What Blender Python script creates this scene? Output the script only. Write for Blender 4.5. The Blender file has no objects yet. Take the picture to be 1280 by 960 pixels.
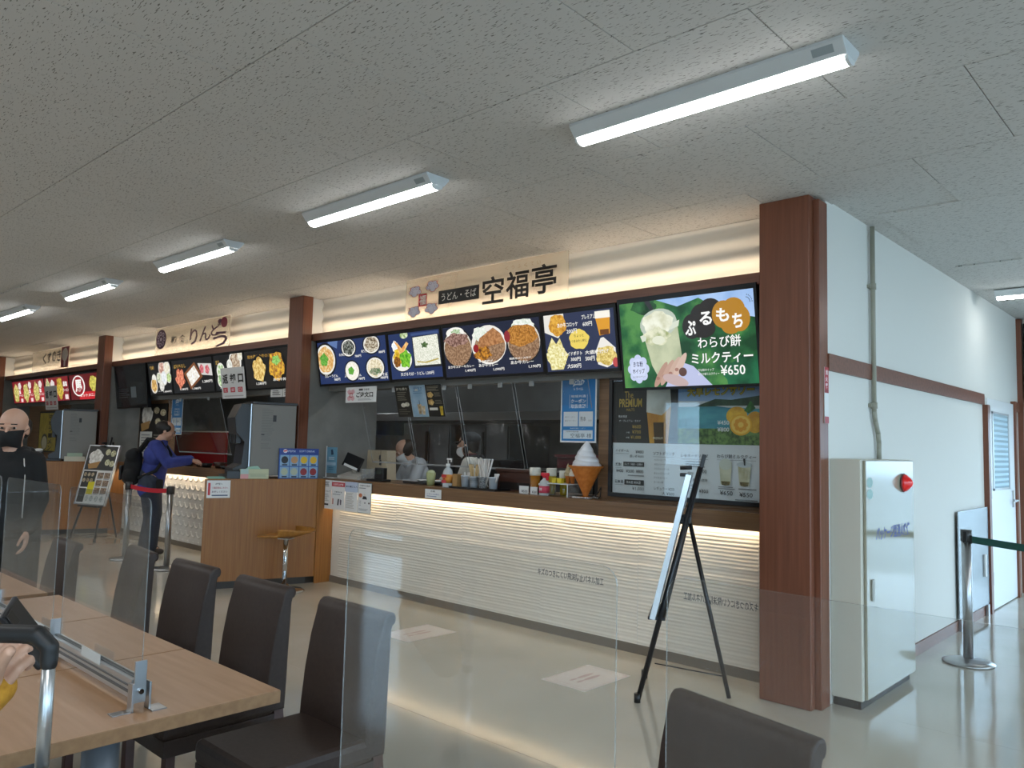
import bpy, bmesh, math, random
from mathutils import Vector, Matrix, Euler
random.seed(7)
SC = bpy.context.scene
COL = SC.collection
PI = math.pi

# ------------------------------------------------------------------ camera
cd = bpy.data.cameras.new('camera'); cam = bpy.data.objects.new('camera', cd); COL.objects.link(cam)
cd.sensor_width = 36.0; cd.lens = 985.0 / 1280.0 * 36.0; cd.clip_start = 0.02; cd.clip_end = 400
cam.matrix_world = Matrix(((0.7331, 0.0346, 0.6792, 0), (0.6797, -0.0730, -0.7299, 0), (0.0243, 0.9967, -0.0770, 1.445), (0, 0, 0, 1)))
SC.camera = cam
# ------------------------------------------------------------------ world, exposure
SC.view_settings.view_transform = 'Standard'
try: SC.view_settings.look = 'None'
except Exception: pass
SC.view_settings.exposure = 0.0
SC.view_settings.gamma = 1.0
SC.view_settings.use_curve_mapping = False
W = bpy.data.worlds.new('sky'); SC.world = W; W.use_nodes = True
bg = W.node_tree.nodes['Background']
bg.inputs[0].default_value = (0.54, 0.77, 1.0, 1); bg.inputs[1].default_value = 6.8
TUBE = 24.0          # fluorescent battens
COVE = 13.0          # warm led strips
SCREEN = 1.06
# lamps of the same battens further back in the hall (outside the frame)
def hall_lamp(x, y, e=30.0):
    l = bpy.data.lights.new('hall_lamp', 'AREA'); l.shape = 'RECTANGLE'; l.size = 1.25; l.size_y = 0.1; l.energy = e; l.color = (.97, .99, 1)
    o = bpy.data.objects.new('hall_lamp', l); COL.objects.link(o); o.location = (x, y, 2.86)
for x in (-14.0, -10.5, -7.0, -3.5, 0.4, 3.6):
    for y in (-3.2, -0.4): hall_lamp(x, y)
hall_lamp(2.6, 2.89); hall_lamp(2.6, 5.5); hall_lamp(2.6, 8.2)

# ------------------------------------------------------------------ materials
def s2l(c): return c / 12.92 if c <= .04045 else ((c + .055) / 1.055) ** 2.4
def hx(h): h = h.lstrip('#'); return tuple(s2l(int(h[i:i + 2], 16) / 255) for i in (0, 2, 4)) + (1,)
M = {}
def nt(name):
    m = bpy.data.materials.new(name); m.use_nodes = True
    return m, m.node_tree, m.node_tree.nodes['Principled BSDF']
def mat(name, col, rough=.5, metal=0, spec=.5, emit=0, coat=0):
    if name in M: return M[name]
    m, t, b = nt(name)
    c = hx(col) if isinstance(col, str) else col
    b.inputs['Base Color'].default_value = c; b.inputs['Roughness'].default_value = rough; b.inputs['Metallic'].default_value = metal
    b.inputs['Specular IOR Level'].default_value = spec; b.inputs['Coat Weight'].default_value = coat; b.inputs['Coat Roughness'].default_value = .05
    if emit: b.inputs['Emission Color'].default_value = c; b.inputs['Emission Strength'].default_value = emit
    M[name] = m; return m
def noise2(name, c1, c2, scale=(8, 8, 8), rough=.5, lo=.35, hi=.65, emit=0, bump=0, detail=4, spec=.5, metal=0, world=False, c3=None):
    if name in M: return M[name]
    m, t, b = nt(name); N = t.nodes.new; Lk = t.links.new
    if world: g = N('ShaderNodeNewGeometry'); src = g.outputs['Position']
    else: g = N('ShaderNodeTexCoord'); src = g.outputs['Object']
    mp = N('ShaderNodeMapping'); mp.inputs['Scale'].default_value = scale; Lk(src, mp.inputs['Vector'])
    n = N('ShaderNodeTexNoise'); n.inputs['Scale'].default_value = 1; n.inputs['Detail'].default_value = detail; Lk(mp.outputs[0], n.inputs['Vector'])
    r = N('ShaderNodeValToRGB'); e = r.color_ramp.elements; e[0].position = lo; e[1].position = hi; e[0].color = hx(c1); e[1].color = hx(c2)
    if c3: k = r.color_ramp.elements.new((lo + hi) / 2); k.color = hx(c3)
    Lk(n.outputs['Fac'], r.inputs[0])
    b.inputs['Roughness'].default_value = rough; b.inputs['Specular IOR Level'].default_value = spec; b.inputs['Metallic'].default_value = metal
    if emit:
        b.inputs['Base Color'].default_value = (0.01, .01, .01, 1)
        Lk(r.outputs[0], b.inputs['Emission Color']); b.inputs['Emission Strength'].default_value = emit
    else: Lk(r.outputs[0], b.inputs['Base Color'])
    if bump:
        bp = N('ShaderNodeBump'); bp.inputs['Strength'].default_value = bump; bp.inputs['Distance'].default_value = .002
        Lk(n.outputs['Fac'], bp.inputs['Height']); Lk(bp.outputs[0], b.inputs['Normal'])
    M[name] = m; return m
def P(col): return mat('print ' + col, col, .45)
def S(col): 
    if 'screen ' + col in M: return M['screen ' + col]
    m, t, b = nt('screen ' + col); b.inputs['Base Color'].default_value = (.01, .01, .01, 1); b.inputs['Roughness'].default_value = .25
    b.inputs['Emission Color'].default_value = hx(col); b.inputs['Emission Strength'].default_value = SCREEN
    M['screen ' + col] = m; return m
def SN(c1, c2, sc=18, c3=None): return noise2('screen food %s %s' % (c1, c2), c1, c2, (sc, sc, sc), .25, .36, .62, SCREEN, c3=c3)
def PN(c1, c2, sc=18, c3=None): return noise2('print food %s %s' % (c1, c2), c1, c2, (sc, sc, sc), .45, .36, .62, c3=c3)
def thin_clear(name, tint, gloss=.06, rough=0.0, haze=0.0, hcol=(.8, .8, .8, 1), glow=False):
    m = bpy.data.materials.new(name); m.use_nodes = True; t = m.node_tree; t.nodes.clear(); N = t.nodes.new; Lk = t.links.new
    o = N('ShaderNodeOutputMaterial'); tr = N('ShaderNodeBsdfTransparent'); tr.inputs[0].default_value = tint
    gl = N('ShaderNodeBsdfGlossy'); gl.inputs['Roughness'].default_value = rough
    fr = N('ShaderNodeFresnel'); ge = N('ShaderNodeNewGeometry'); ir = N('ShaderNodeMapRange'); ir.inputs['To Min'].default_value = 1.45; ir.inputs['To Max'].default_value = 1 / 1.45; Lk(ge.outputs['Backfacing'], ir.inputs['Value']); Lk(ir.outputs[0], fr.inputs['IOR'])   # no total reflection on the way out of a thin pane
    mx = N('ShaderNodeMixShader'); Lk(fr.outputs[0], mx.inputs[0]); 
    if haze:
        df = N('ShaderNodeBsdfTranslucent' if glow else 'ShaderNodeBsdfDiffuse'); df.inputs[0].default_value = hcol
        m2 = N('ShaderNodeMixShader'); m2.inputs[0].default_value = haze; Lk(tr.outputs[0], m2.inputs[1]); Lk(df.outputs[0], m2.inputs[2]); Lk(m2.outputs[0], mx.inputs[1])
    else: Lk(tr.outputs[0], mx.inputs[1])
    Lk(gl.outputs[0], mx.inputs[2]); Lk(mx.outputs[0], o.inputs[0]); M[name] = m; return m
ACRYL = thin_clear('clear acrylic', (.95, .96, .96, 1), haze=.011)  # pale diffuse haze mixed in, stands for reflections veiling the panels
AEDGE = thin_clear('acrylic edge', (.62, .66, .66, 1), haze=.25, hcol=(.55, .6, .6, 1))
GLASS = thin_clear('window glass', (.96, .98, .98, 1))
VINYL = thin_clear('clear vinyl', (.90, .91, .91, 1), rough=.03, haze=.015)
BOARD = thin_clear('translucent sign board', (.9, .88, .84, 1), rough=.15, haze=.25, hcol=(.95, .93, .9, 1), glow=True)

def ceiling_mat():
    m, t, b = nt('fissured ceiling board'); N = t.nodes.new; Lk = t.links.new
    g = N('ShaderNodeNewGeometry'); out = None
    for rot, sc, th in ((.15, (26, 150, 1), .655), (.9, (30, 140, 1), .69), (-.55, (28, 150, 1), .69)):
        mp = N('ShaderNodeMapping'); mp.inputs['Rotation'].default_value = (0, 0, rot); mp.inputs['Scale'].default_value = sc; Lk(g.outputs['Position'], mp.inputs['Vector'])
        n = N('ShaderNodeTexNoise'); n.inputs['Scale'].default_value = 1; n.inputs['Detail'].default_value = 1; Lk(mp.outputs[0], n.inputs['Vector'])
        r = N('ShaderNodeMapRange'); r.inputs['From Min'].default_value = th; r.inputs['From Max'].default_value = th + .03; Lk(n.outputs['Fac'], r.inputs['Value'])
        if out is None: out = r.outputs[0]
        else:
            a = N('ShaderNodeMath'); a.operation = 'MAXIMUM'; Lk(out, a.inputs[0]); Lk(r.outputs[0], a.inputs[1]); out = a.outputs[0]
    mx = N('ShaderNodeMix'); mx.data_type = 'RGBA'; mx.inputs['A'].default_value = hx('#c8c6c2'); mx.inputs['B'].default_value = hx('#77746f'); Lk(out, mx.inputs['Factor'])
    Lk(mx.outputs['Result'], b.inputs['Base Color']); b.inputs['Roughness'].default_value = .95; b.inputs['Specular IOR Level'].default_value = .1
    M['ceil'] = m; return m
CEIL = ceiling_mat()
def floor_mat():
    m, t, b = nt('polished cream vinyl floor'); N = t.nodes.new; Lk = t.links.new
    g = N('ShaderNodeNewGeometry')
    n = N('ShaderNodeTexNoise'); n.inputs['Scale'].default_value = 1.3; n.inputs['Detail'].default_value = 5; Lk(g.outputs['Position'], n.inputs['Vector'])
    r = N('ShaderNodeValToRGB'); e = r.color_ramp.elements; e[0].position = .3; e[1].position = .7; e[0].color = hx('#aaa598'); e[1].color = hx('#b9b4a9'); Lk(n.outputs['Fac'], r.inputs[0])
    Lk(r.outputs[0], b.inputs['Base Color'])
    r2 = N('ShaderNodeMapRange'); r2.inputs['To Min'].default_value = .05; r2.inputs['To Max'].default_value = .13; Lk(n.outputs['Fac'], r2.inputs['Value']); Lk(r2.outputs[0], b.inputs['Roughness'])
    n2 = N('ShaderNodeTexNoise'); n2.inputs['Scale'].default_value = 7; n2.inputs['Detail'].default_value = 2; Lk(g.outputs['Position'], n2.inputs['Vector'])
    bp = N('ShaderNodeBump'); bp.inputs['Strength'].default_value = .06; bp.inputs['Distance'].default_value = .01; Lk(n2.outputs['Fac'], bp.inputs['Height']); Lk(bp.outputs[0], b.inputs['Normal'])
    b.inputs['Specular IOR Level'].default_value = .85
    M['floor'] = m; return m
FLOOR = floor_mat()
RED_WOOD = noise2('red brown wood', '#6a3d29', '#7d4b35', (46, 46, 1.6), .38, .3, .7)
RED_WOOD_X = noise2('red brown wood lengthwise', '#6a4434', '#7f5341', (1.6, 46, 46), .42, .3, .7)
OAK = noise2('oak veneer', '#855626', '#996833', (60, 60, 2.0), .42, .3, .7)
OAK_X = noise2('oak veneer lengthwise', '#6c4f36', '#806144', (2.0, 60, 60), .4, .3, .7)
TABLE = noise2('table laminate', '#977455', '#a48163', (3, 40, 40), .38, .3, .7)
TABLE_EDGE = noise2('table edge', '#7d5c3d', '#8b6a48', (3, 40, 40), .45, .3, .7)
LEATHER = noise2('dark brown leatherette', '#2e221d', '#362a24', (60, 60, 60), .5, .3, .7, spec=.32, bump=.15)
WHITE = mat('white wall', '#d9d9d3', .8, spec=.2)
FARW = mat('greige far wall', '#8f8b83', .8, spec=.2)
CREAM = mat('cream wave panel', '#e3ddd0', .6)
SCALE = mat('white scale panel', '#dcd9d2', .55)
GREYW = noise2('grey kitchen wall', '#777570', '#85837d', (5, 5, 5), .7, .3, .7)
DARK = mat('dark kick board', '#35322f', .5)
BLACK = mat('black plastic', '#121213', .4)
BEZEL = mat('screen bezel', '#0b0b0d', .3)
STEEL = mat('brushed steel', '#a9aaab', .28, 1)
CHROME = mat('chrome', '#c9cacc', .08, 1)
ALU = mat('aluminium', '#b9bcbe', .3, .9)
HOODM = noise2('kitchen steel', '#5c5f61', '#777b7d', (2, 2, 2), .35, .3, .7, metal=.7)
SKIN = mat('skin', '#c99a80', .55)
HAIR = mat('dark hair', '#1b1715', .5)

# ------------------------------------------------------------------ object helpers
def link(o, parent=None):
    COL.objects.link(o)
    if parent is not None: o.parent = parent
    return o
def thing(name, label, cat, loc=(0, 0, 0), rz=0, group=None):
    o = bpy.data.objects.new(name, None); link(o); o.location = loc; o.rotation_euler = (0, 0, rz); o.empty_display_size = .1
    return tag(o, label, cat, group)
def tag(o, label, cat, group=None):
    o['label'] = label; o['category'] = cat
    if group: o['group'] = group
    return o
class MB:
    def __init__(s): s.bm = bmesh.new(); s.mats = []
    def mi(s, m):
        if m not in s.mats: s.mats.append(m)
        return s.mats.index(m)
    def _fin(s, vs, m, smooth=False):
        i = s.mi(m); vset = set(vs)
        for v in vs:
            for f in v.link_faces:
                if all(w in vset for w in f.verts): f.material_index = i; f.smooth = smooth
    def box(s, x0, x1, y0, y1, z0, z1, m, bev=0, T=None):
        r = bmesh.ops.create_cube(s.bm, size=1); vs = r['verts']
        for v in vs: v.co = Vector(((x0 + x1) / 2 + v.co.x * (x1 - x0), (y0 + y1) / 2 + v.co.y * (y1 - y0), (z0 + z1) / 2 + v.co.z * (z1 - z0)))
        if bev:
            es = list({e for v in vs for e in v.link_edges})
            g = bmesh.ops.bevel(s.bm, geom=es, offset=bev, segments=2, profile=.5, affect='EDGES'); 
            vs = list({v for f in g['faces'] for v in f.verts} | {v for v in vs if v.is_valid})
            vs = s._island(vs)
        if T is not None: bmesh.ops.transform(s.bm, matrix=T, verts=vs)
        s._fin(vs, m); return s
    def _island(s, vs):
        seen = set(vs); st = list(vs)
        while st:
            v = st.pop()
            for e in v.link_edges:
                w = e.other_vert(v)
                if w not in seen: seen.add(w); st.append(w)
        return list(seen)
    def prism(s, pts, axis, a0, a1, m, smooth=False, bev=0):
        # polygon pts in the plane orthogonal to axis ('x': (y,z), 'y': (x,z), 'z': (x,y)), swept from a0 to a1
        def mk(p, a): return {'x': (a, p[0], p[1]), 'y': (p[0], a, p[1]), 'z': (p[0], p[1], a)}[axis]
        A = [s.bm.verts.new(mk(p, a0)) for p in pts]; B = [s.bm.verts.new(mk(p, a1)) for p in pts]; n = len(pts)
        fs = [s.bm.faces.new(A), s.bm.faces.new(B[::-1])]
        for i in range(n):
            f = s.bm.faces.new((A[i], B[i], B[(i + 1) % n], A[(i + 1) % n])); fs.append(f); f.smooth = smooth
        i = s.mi(m)
        for f in fs: f.material_index = i
        bmesh.ops.recalc_face_normals(s.bm, faces=fs)
        if bev:
            es = list({e for f in fs[:2] for e in f.edges})
            bmesh.ops.bevel(s.bm, geom=es, offset=bev, segments=2, profile=.5, affect='EDGES')
        return s
    def cyl(s, p0, p1, r0, m, r1=None, n=16, smooth=True):
        p0 = Vector(p0); p1 = Vector(p1); r1 = r0 if r1 is None else r1; d = p1 - p0
        q = d.to_track_quat('Z', 'Y').to_matrix().to_4x4(); T = Matrix.Translation((p0 + p1) / 2) @ q
        r = bmesh.ops.create_cone(s.bm, cap_ends=True, cap_tris=False, segments=n, radius1=max(r0, 1e-5), radius2=max(r1, 1e-5), depth=d.length, matrix=T)
        i = s.mi(m)
        for f in {f for v in r['verts'] for f in v.link_faces}: f.material_index = i; f.smooth = smooth and len(f.verts) == 4
        return s
    def ball(s, c, r, m, n=14, T=None):
        r = (r, r, r) if not hasattr(r, '__len__') else r
        mt = Matrix.Translation(c) @ (T if T is not None else Matrix()) @ Matrix.Diagonal((*r, 1))
        q = bmesh.ops.create_uvsphere(s.bm, u_segments=n, v_segments=max(6, n // 2 + 2), radius=1, matrix=mt)
        s._fin(q['verts'], m, True); return s
    def lathe(s, prof, m, c=(0, 0, 0), n=24, T=None):
        rows = []
        for r, z in prof:
            rows.append([s.bm.verts.new((c[0] + r * math.cos(2 * PI * k / n), c[1] + r * math.sin(2 * PI * k / n), c[2] + z)) for k in range(n)])
        i = s.mi(m); fs = []
        for a, b in zip(rows, rows[1:]):
            for k in range(n): fs.append(s.bm.faces.new((a[k], a[(k + 1) % n], b[(k + 1) % n], b[k])))
        fs.append(s.bm.faces.new(rows[0][::-1])); fs.append(s.bm.faces.new(rows[-1]))
        for f in fs: f.material_index = i; f.smooth = len(f.verts) == 4
        if T is not None: bmesh.ops.transform(s.bm, matrix=T, verts=[v for r in rows for v in r])
        return s
    def tube(s, pts, r, m, n=8):
        pts = [Vector(p) for p in pts]
        for a, b in zip(pts, pts[1:]): s.cyl(a, b, r, m, n=n)
        for p in pts[1:-1]: s.ball(p, r, m, n=n)
        return s
    def quad(s, a, b, c, d, m):
        f = s.bm.faces.new([s.bm.verts.new(p) for p in (a, b, c, d)]); f.material_index = s.mi(m); return s
    def grid(s, rows, m, smooth=True):
        vs = [[s.bm.verts.new(p) for p in r] for r in rows]; i = s.mi(m)
        for a, b in zip(vs, vs[1:]):
            for k in range(len(a) - 1):
                f = s.bm.faces.new((a[k], a[k + 1], b[k + 1], b[k])); f.material_index = i; f.smooth = smooth
        return s
    def build(s, name, parent=None, T=None):
        me = bpy.data.meshes.new(name)
        if T is not None: s.bm.transform(T)
        s.bm.normal_update(); s.bm.to_mesh(me); s.bm.free()
        for m in s.mats: me.materials.append(m)
        return link(bpy.data.objects.new(name, me), parent)
def struct(mb, name, parent=None, T=None):
    o = mb.build(name, parent, T)
    if parent is None: o['kind'] = 'structure'
    return o
def copy_of(o, parent=None, loc=None):
    c = o.copy(); COL.objects.link(c)
    if parent is not None: c.parent = parent
    if loc is not None: c.location = loc
    return c
def copy_tree(root, loc, label, rz=None):
    r = copy_of(root, None, loc); r['label'] = label
    if rz is not None: r.rotation_euler = (0, 0, rz)
    for ch in list(root.children):
        c = copy_of(ch, r)
        for g in list(ch.children): copy_of(g, c)
    return r

# ------------------------------------------------------------------ flat print (posters, screens, signs)
_tc = {}
def text_mesh(s, bold):
    k = (s, bold)
    if k not in _tc:
        c = bpy.data.curves.new('t', 'FONT'); c.body = s; c.resolution_u = 2; c.offset = bold; c.fill_mode = 'FRONT'
        o = bpy.data.objects.new('t', c); COL.objects.link(o)
        bpy.context.view_layer.update()
        me = bpy.data.meshes.new_from_object(o.evaluated_get(bpy.context.evaluated_depsgraph_get()))
        vs = [v.co.xy.to_tuple() for v in me.vertices]; fs = [tuple(p.vertices) for p in me.polygons]
        bpy.data.objects.remove(o); bpy.data.curves.remove(c); bpy.data.meshes.remove(me)
        x0 = min(v[0] for v in vs); x1 = max(v[0] for v in vs); y0 = min(v[1] for v in vs); y1 = max(v[1] for v in vs)
        _tc[k] = ([((x - x0) / (x1 - x0), (y - y0) / (y1 - y0)) for x, y in vs], fs)
    return _tc[k]
class Flat:
    """print on the quad tl,tr,bl (world or local points); u to the right, v downwards, both 0..1"""
    def __init__(s, tl, tr, bl, lift=.0006, step=.00012):
        s.o = Vector(tl); s.U = Vector(tr) - s.o; s.V = Vector(bl) - s.o; s.n = s.V.cross(s.U).normalized()
        s.w = s.U.length; s.h = s.V.length; s.z = lift; s.st = step; s.v = []; s.f = []; s.m = []; s.mats = []
    def pt(s, u, v): return s.o + s.U * u + s.V * v + s.n * s.z
    def add(s, pts, faces, m):
        b = len(s.v); s.v += [s.pt(*p) for p in pts]; s.f += [tuple(i + b for i in f) for f in faces]
        if m not in s.mats: s.mats.append(m)
        s.m += [s.mats.index(m)] * len(faces); s.z += s.st; return s
    def rect(s, u0, v0, u1, v1, m): return s.add([(u0, v0), (u0, v1), (u1, v1), (u1, v0)], [(0, 1, 2, 3)], m)
    def poly(s, pts, m): return s.add(pts, [tuple(range(len(pts)))], m)
    def ell(s, u, v, ru, rv, m, n=22, wob=0, rot=0):
        pts = []
        for k in range(n):
            a = -2 * PI * k / n; w = 1 + wob * math.sin(a * 5 + u * 30) + wob * .6 * math.sin(a * 9 + v * 20)
            x = ru * s.w * math.cos(a) * w; y = rv * s.h * math.sin(a) * w
            x, y = x * math.cos(rot) - y * math.sin(rot), x * math.sin(rot) + y * math.cos(rot)
            pts.append((min(1, max(0, u + x / s.w)), min(1, max(0, v + y / s.h))))
        return s.poly(pts, m)
    def tb(s, t, u0, v0, u1, v1, m, bold=0.0, mirror=False):
        vs, fs = text_mesh(t, bold)
        if mirror: vs = [(1 - x, y) for x, y in vs]; fs = [f[::-1] for f in fs]
        return s.add([(u0 + (u1 - u0) * x, v1 + (v0 - v1) * y) for x, y in vs], fs, m)
    def lines(s, u0, v0, u1, v1, n, m, fill=.45, rag=.3):
        dv = (v1 - v0) / n
        for k in range(n): s.rect(u0, v0 + k * dv, u0 + (u1 - u0) * (1 - rag * random.random()), v0 + (k + fill) * dv, m); s.z -= s.st
        s.z += s.st; return s
    def frame(s, u0, v0, u1, v1, t, m):
        tu = t / s.w; tv = t / s.h
        s.rect(u0, v0, u1, v0 + tv, m); s.rect(u0, v1 - tv, u1, v1, m); s.rect(u0, v0, u0 + tu, v1, m); s.rect(u1 - tu, v0, u1, v1, m); return s
    def build(s, name, parent=None):
        me = bpy.data.meshes.new(name); me.from_pydata([tuple(p) for p in s.v], [], s.f)
        for m in s.mats: me.materials.append(m)
        me.polygons.foreach_set('material_index', s.m); me.update()
        return link(bpy.data.objects.new(name, me), parent)
def sheet(name, label, cat, tl, tr, bl, m, thick=.002, group=None):
    """a thin board or paper: an Empty with a body; returns (thing, Flat) - the caller draws and builds the print"""
    tl = Vector(tl); tr = Vector(tr); bl = Vector(bl); U = tr - tl; V = bl - tl; n = V.cross(U).normalized()
    base = bl + U * .5; root = thing(name, label, cat, base, 0, group)
    mb = MB(); q = [tl, tr, tl + U + V, bl]
    A = [mb.bm.verts.new(p - base) for p in q]; B = [mb.bm.verts.new(p - base - n * thick) for p in q]
    i = mb.mi(m); fs = [mb.bm.faces.new(A[::-1]), mb.bm.faces.new(B)] + [mb.bm.faces.new((A[k], A[(k + 1) % 4], B[(k + 1) % 4], B[k])) for k in range(4)]
    bmesh.ops.recalc_face_normals(mb.bm, faces=fs)
    for f in fs: f.material_index = i
    mb.build('board', root)
    return root, Flat(tl - base, tr - base, bl - base)

# ================================================================== STRUCTURE
H = 2.955
def box_struct(name, x0, x1, y0, y1, z0, z1, m, parent=None):
    return struct(MB().box(x0, x1, y0, y1, z0, z1, m), name, parent)
ground = box_struct('ground', -60, 60, -60, 60, -.30, -.12, mat('asphalt', '#a9aaa8', .9))
fl = box_struct('floor', -22, 5.5, -5, 10.3, -.1, -.002, FLOOR)
sm = None
for k in range(-3, 8):
    y = 2.86 + 1.82 * k; y1 = min(y + 1.8185, 10.3); y0 = max(y, -5)
    if y1 <= y0: continue
    o = MB().box(-22, 5.5, y0, y1, -.0018, 0, FLOOR).build('floor_sheet', fl)
ce = box_struct('ceiling', -22, 5.5, -5, 10.3, H + .010, H + .08, CEIL)
mesh_full = None
def tile(x, y, w, d):
    global mesh_full
    if abs(w - .91) < .001 and abs(d - .91) < .001:
        if mesh_full is None: mesh_full = MB().box(-.4527, .4527, -.4527, .4527, 0, .011, CEIL, .0015).build('ceiling_tile', ce); o = mesh_full
        else: o = copy_of(mesh_full, ce)
    else: o = MB().box(-w / 2 + .0023, w / 2 - .0023, -d / 2 + .0023, d / 2 - .0023, 0, .011, CEIL, .0015).build('ceiling_tile', ce)
    o.location = (x, y, H)
for k in range(-2, 10):
    y0 = 1.514 + .91 * k; ph = -1.198 if k % 2 else -.749
    for j in range(-19, 5):
        x0 = ph + .91 * j; x1 = x0 + .91; yy1 = y0 + .91
        if x0 < -18 or x1 > 3.6 or yy1 > 10.3: continue
        if y0 > 4.5 and x0 < -1.78: continue
        if k < 1 and x0 < -9: continue
        if 4.244 - .01 < y0 < 4.3 and x0 < -1.8: yy1 = 4.762
        tile((x0 + x1) / 2, (y0 + yy1) / 2, .91, yy1 - y0)

# white wall on the right of the shops
wr = box_struct('wall_right', -1.93, -1.80, 4.66, 10.3, 0, H + .01, WHITE)
box_struct('trim_1', -1.80, -1.782, 4.66, 8.45, 1.93, 2.03, RED_WOOD_X)
box_struct('trim_2', -1.80, -1.782, 9.74, 10.02, 1.93, 2.03, RED_WOOD_X)
box_struct('baseboard_right', -1.80, -1.785, 5.62, 8.45, 0, .085, RED_WOOD_X)
# door in that wall
dr = struct(MB().box(-1.80, -1.775, 8.52, 9.66, .01, 2.0, mat('white door', '#dfe3e4', .4), .004), 'door_1')
for y in (8.44, 9.66): struct(MB().box(-1.80, -1.755, y, y + .08, 0, 2.03 if y > 9 else 1.93, RED_WOOD), 'door_jamb', dr)
MB().box(-1.774, -1.772, 8.72, 9.36, 1.14, 1.86, mat('door glazing', '#9dbccb', .12)).build('glazing', dr)
g = MB()
for k in range(14): g.box(-1.772, -1.769, 8.74, 9.34, 1.16 + k * .05, 1.185 + k * .05, mat('pale louvre', '#a9c8d6', .5))
o = g.build('louvre', dr); o['kind'] = 'stuff'
MB().box(-1.776, -1.768, 8.68, 9.40, 1.86, 1.88, ALU).box(-1.776, -1.768, 8.68, 9.40, 1.12, 1.14, ALU).box(-1.776, -1.768, 8.68, 8.72, 1.12, 1.88, ALU).box(-1.776, -1.768, 9.36, 9.40, 1.12, 1.88, ALU).build('glazing_frame', dr)
MB().cyl((-1.775, 9.52, 1.0), (-1.72, 9.52, 1.0), .012, CHROME).cyl((-1.725, 9.52, 1.0), (-1.725, 9.41, 1.0), .011, CHROME).box(-1.776, -1.768, 9.49, 9.55, .93, 1.1, CHROME).build('door_handle', dr)
for z in (.25, 1.05, 1.8): MB().box(-1.778, -1.757, 8.50, 8.55, z, z + .12, STEEL).build('hinge', dr)
# end wall with a glazed door and the dark board above
we = MB().box(-1.93, -1.45, 10.1, 10.22, 0, H, WHITE).box(-1.45, .6, 10.1, 10.22, 1.95, H, WHITE).box(.6, 5.5, 10.1, 10.22, 0, H, WHITE)
struct(we, 'wall_end')
struct(MB().box(-1.80, -1.75, 10.02, 10.1, 0, H, RED_WOOD), 'trim_3')
w = struct(MB().box(-1.45, -1.40, 10.11, 10.20, 0, 1.95, RED_WOOD).box(.55, .6, 10.11, 10.20, 0, 1.95, RED_WOOD).box(-1.40, .55, 10.11, 10.20, 1.90, 1.95, RED_WOOD).box(-.45, -.40, 10.11, 10.20, 0, 1.9, ALU), 'window_5')
for x in (-1.40, -.40): MB().box(x, x + .95, 10.15, 10.156, 0, 1.9, GLASS).build('pane', w)
struct(MB().box(-1.72, 1.5, 10.07, 10.1, 1.95, 2.05, RED_WOOD_X), 'trim_4')
# outer walls of the hall with full-height glazing (behind and to the right of the viewpoint)
def glazed(name, wn, axis, pos, spans, z0, z1, lo, hi):
    mb = MB(); f = lambda a, b, c, d: mb.box(a, b, pos, pos + .12, c, d, FARW) if axis == 'x' else mb.box(pos, pos + .12, a, b, c, d, FARW)
    c = lo
    for a, b in spans: f(c, a, 0, H); f(a, b, z1, H); (z0 > 0) and f(a, b, 0, z0); c = b
    f(c, hi, 0, H); struct(mb, name)
    for k, (a, b) in enumerate(spans):
        fr = MB(); n = max(1, round((b - a) / 1.3)); e = (b - a) / n
        bb = lambda p, q, r, t: fr.box(p, q, pos + .03, pos + .09, r, t, ALU) if axis == 'x' else fr.box(pos + .03, pos + .09, p, q, r, t, ALU)
        bb(a, b, z0, z0 + .06); bb(a, b, z1 - .06, z1)
        for j in range(n + 1): p = min(a + j * e, b - .05); bb(p, p + .05, z0, z1)
        o = struct(fr, 'window_%d' % (wn + k))
        for j in range(n):
            p, q = a + j * e + .05, a + (j + 1) * e
            g = MB(); (g.box(p, q, pos + .057, pos + .063, z0 + .06, z1 - .06, GLASS) if axis == 'x' else g.box(pos + .057, pos + .063, p, q, z0 + .06, z1 - .06, GLASS)).build('pane', o)
glazed('wall_back', 10, 'x', -5.12, [(-9.3, -8.35), (1.2, 4.6)], .05, 2.5, -22, 5.62)
glazed('wall_east', 20, 'y', 5.5, [(-4.4, 2.2), (2.5, 9.7)], .30, 2.75, -5, 10.3)
box_struct('wall_west', -22.12, -22, -5, 10.3, 0, H, WHITE)
wk = box_struct('wall_kitchen', -22, -1.93, 8.0, 8.12, 0, H, GREYW)

# pillars between the shops
def pillar(x0, x1, first=False):
    mb = MB()
    mb.box(x0, x1, 4.48, 4.60 if not first else 4.98, 0, H, RED_WOOD, .006)
    o = struct(mb, 'column')
    if first: struct(MB().box(x1 - .002, -1.79, 4.535, 4.662, 0, H - .02, RED_WOOD, .004), 'casing', o)
    return o
pillar(-2.135, -1.826, True); pillar(-7.455, -7.18); pillar(-12.885, -12.61); pillar(-18.42, -18.15)
for x in (-7.45, -12.88, -18.41):
    box_struct('wall_nib', x, x + .20, 4.60, 4.79, 2.57, H, WHITE)
    o = box_struct('wall_partition', x, x + .25, 4.60, 5.5, 0, 2.49, GREYW)
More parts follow.
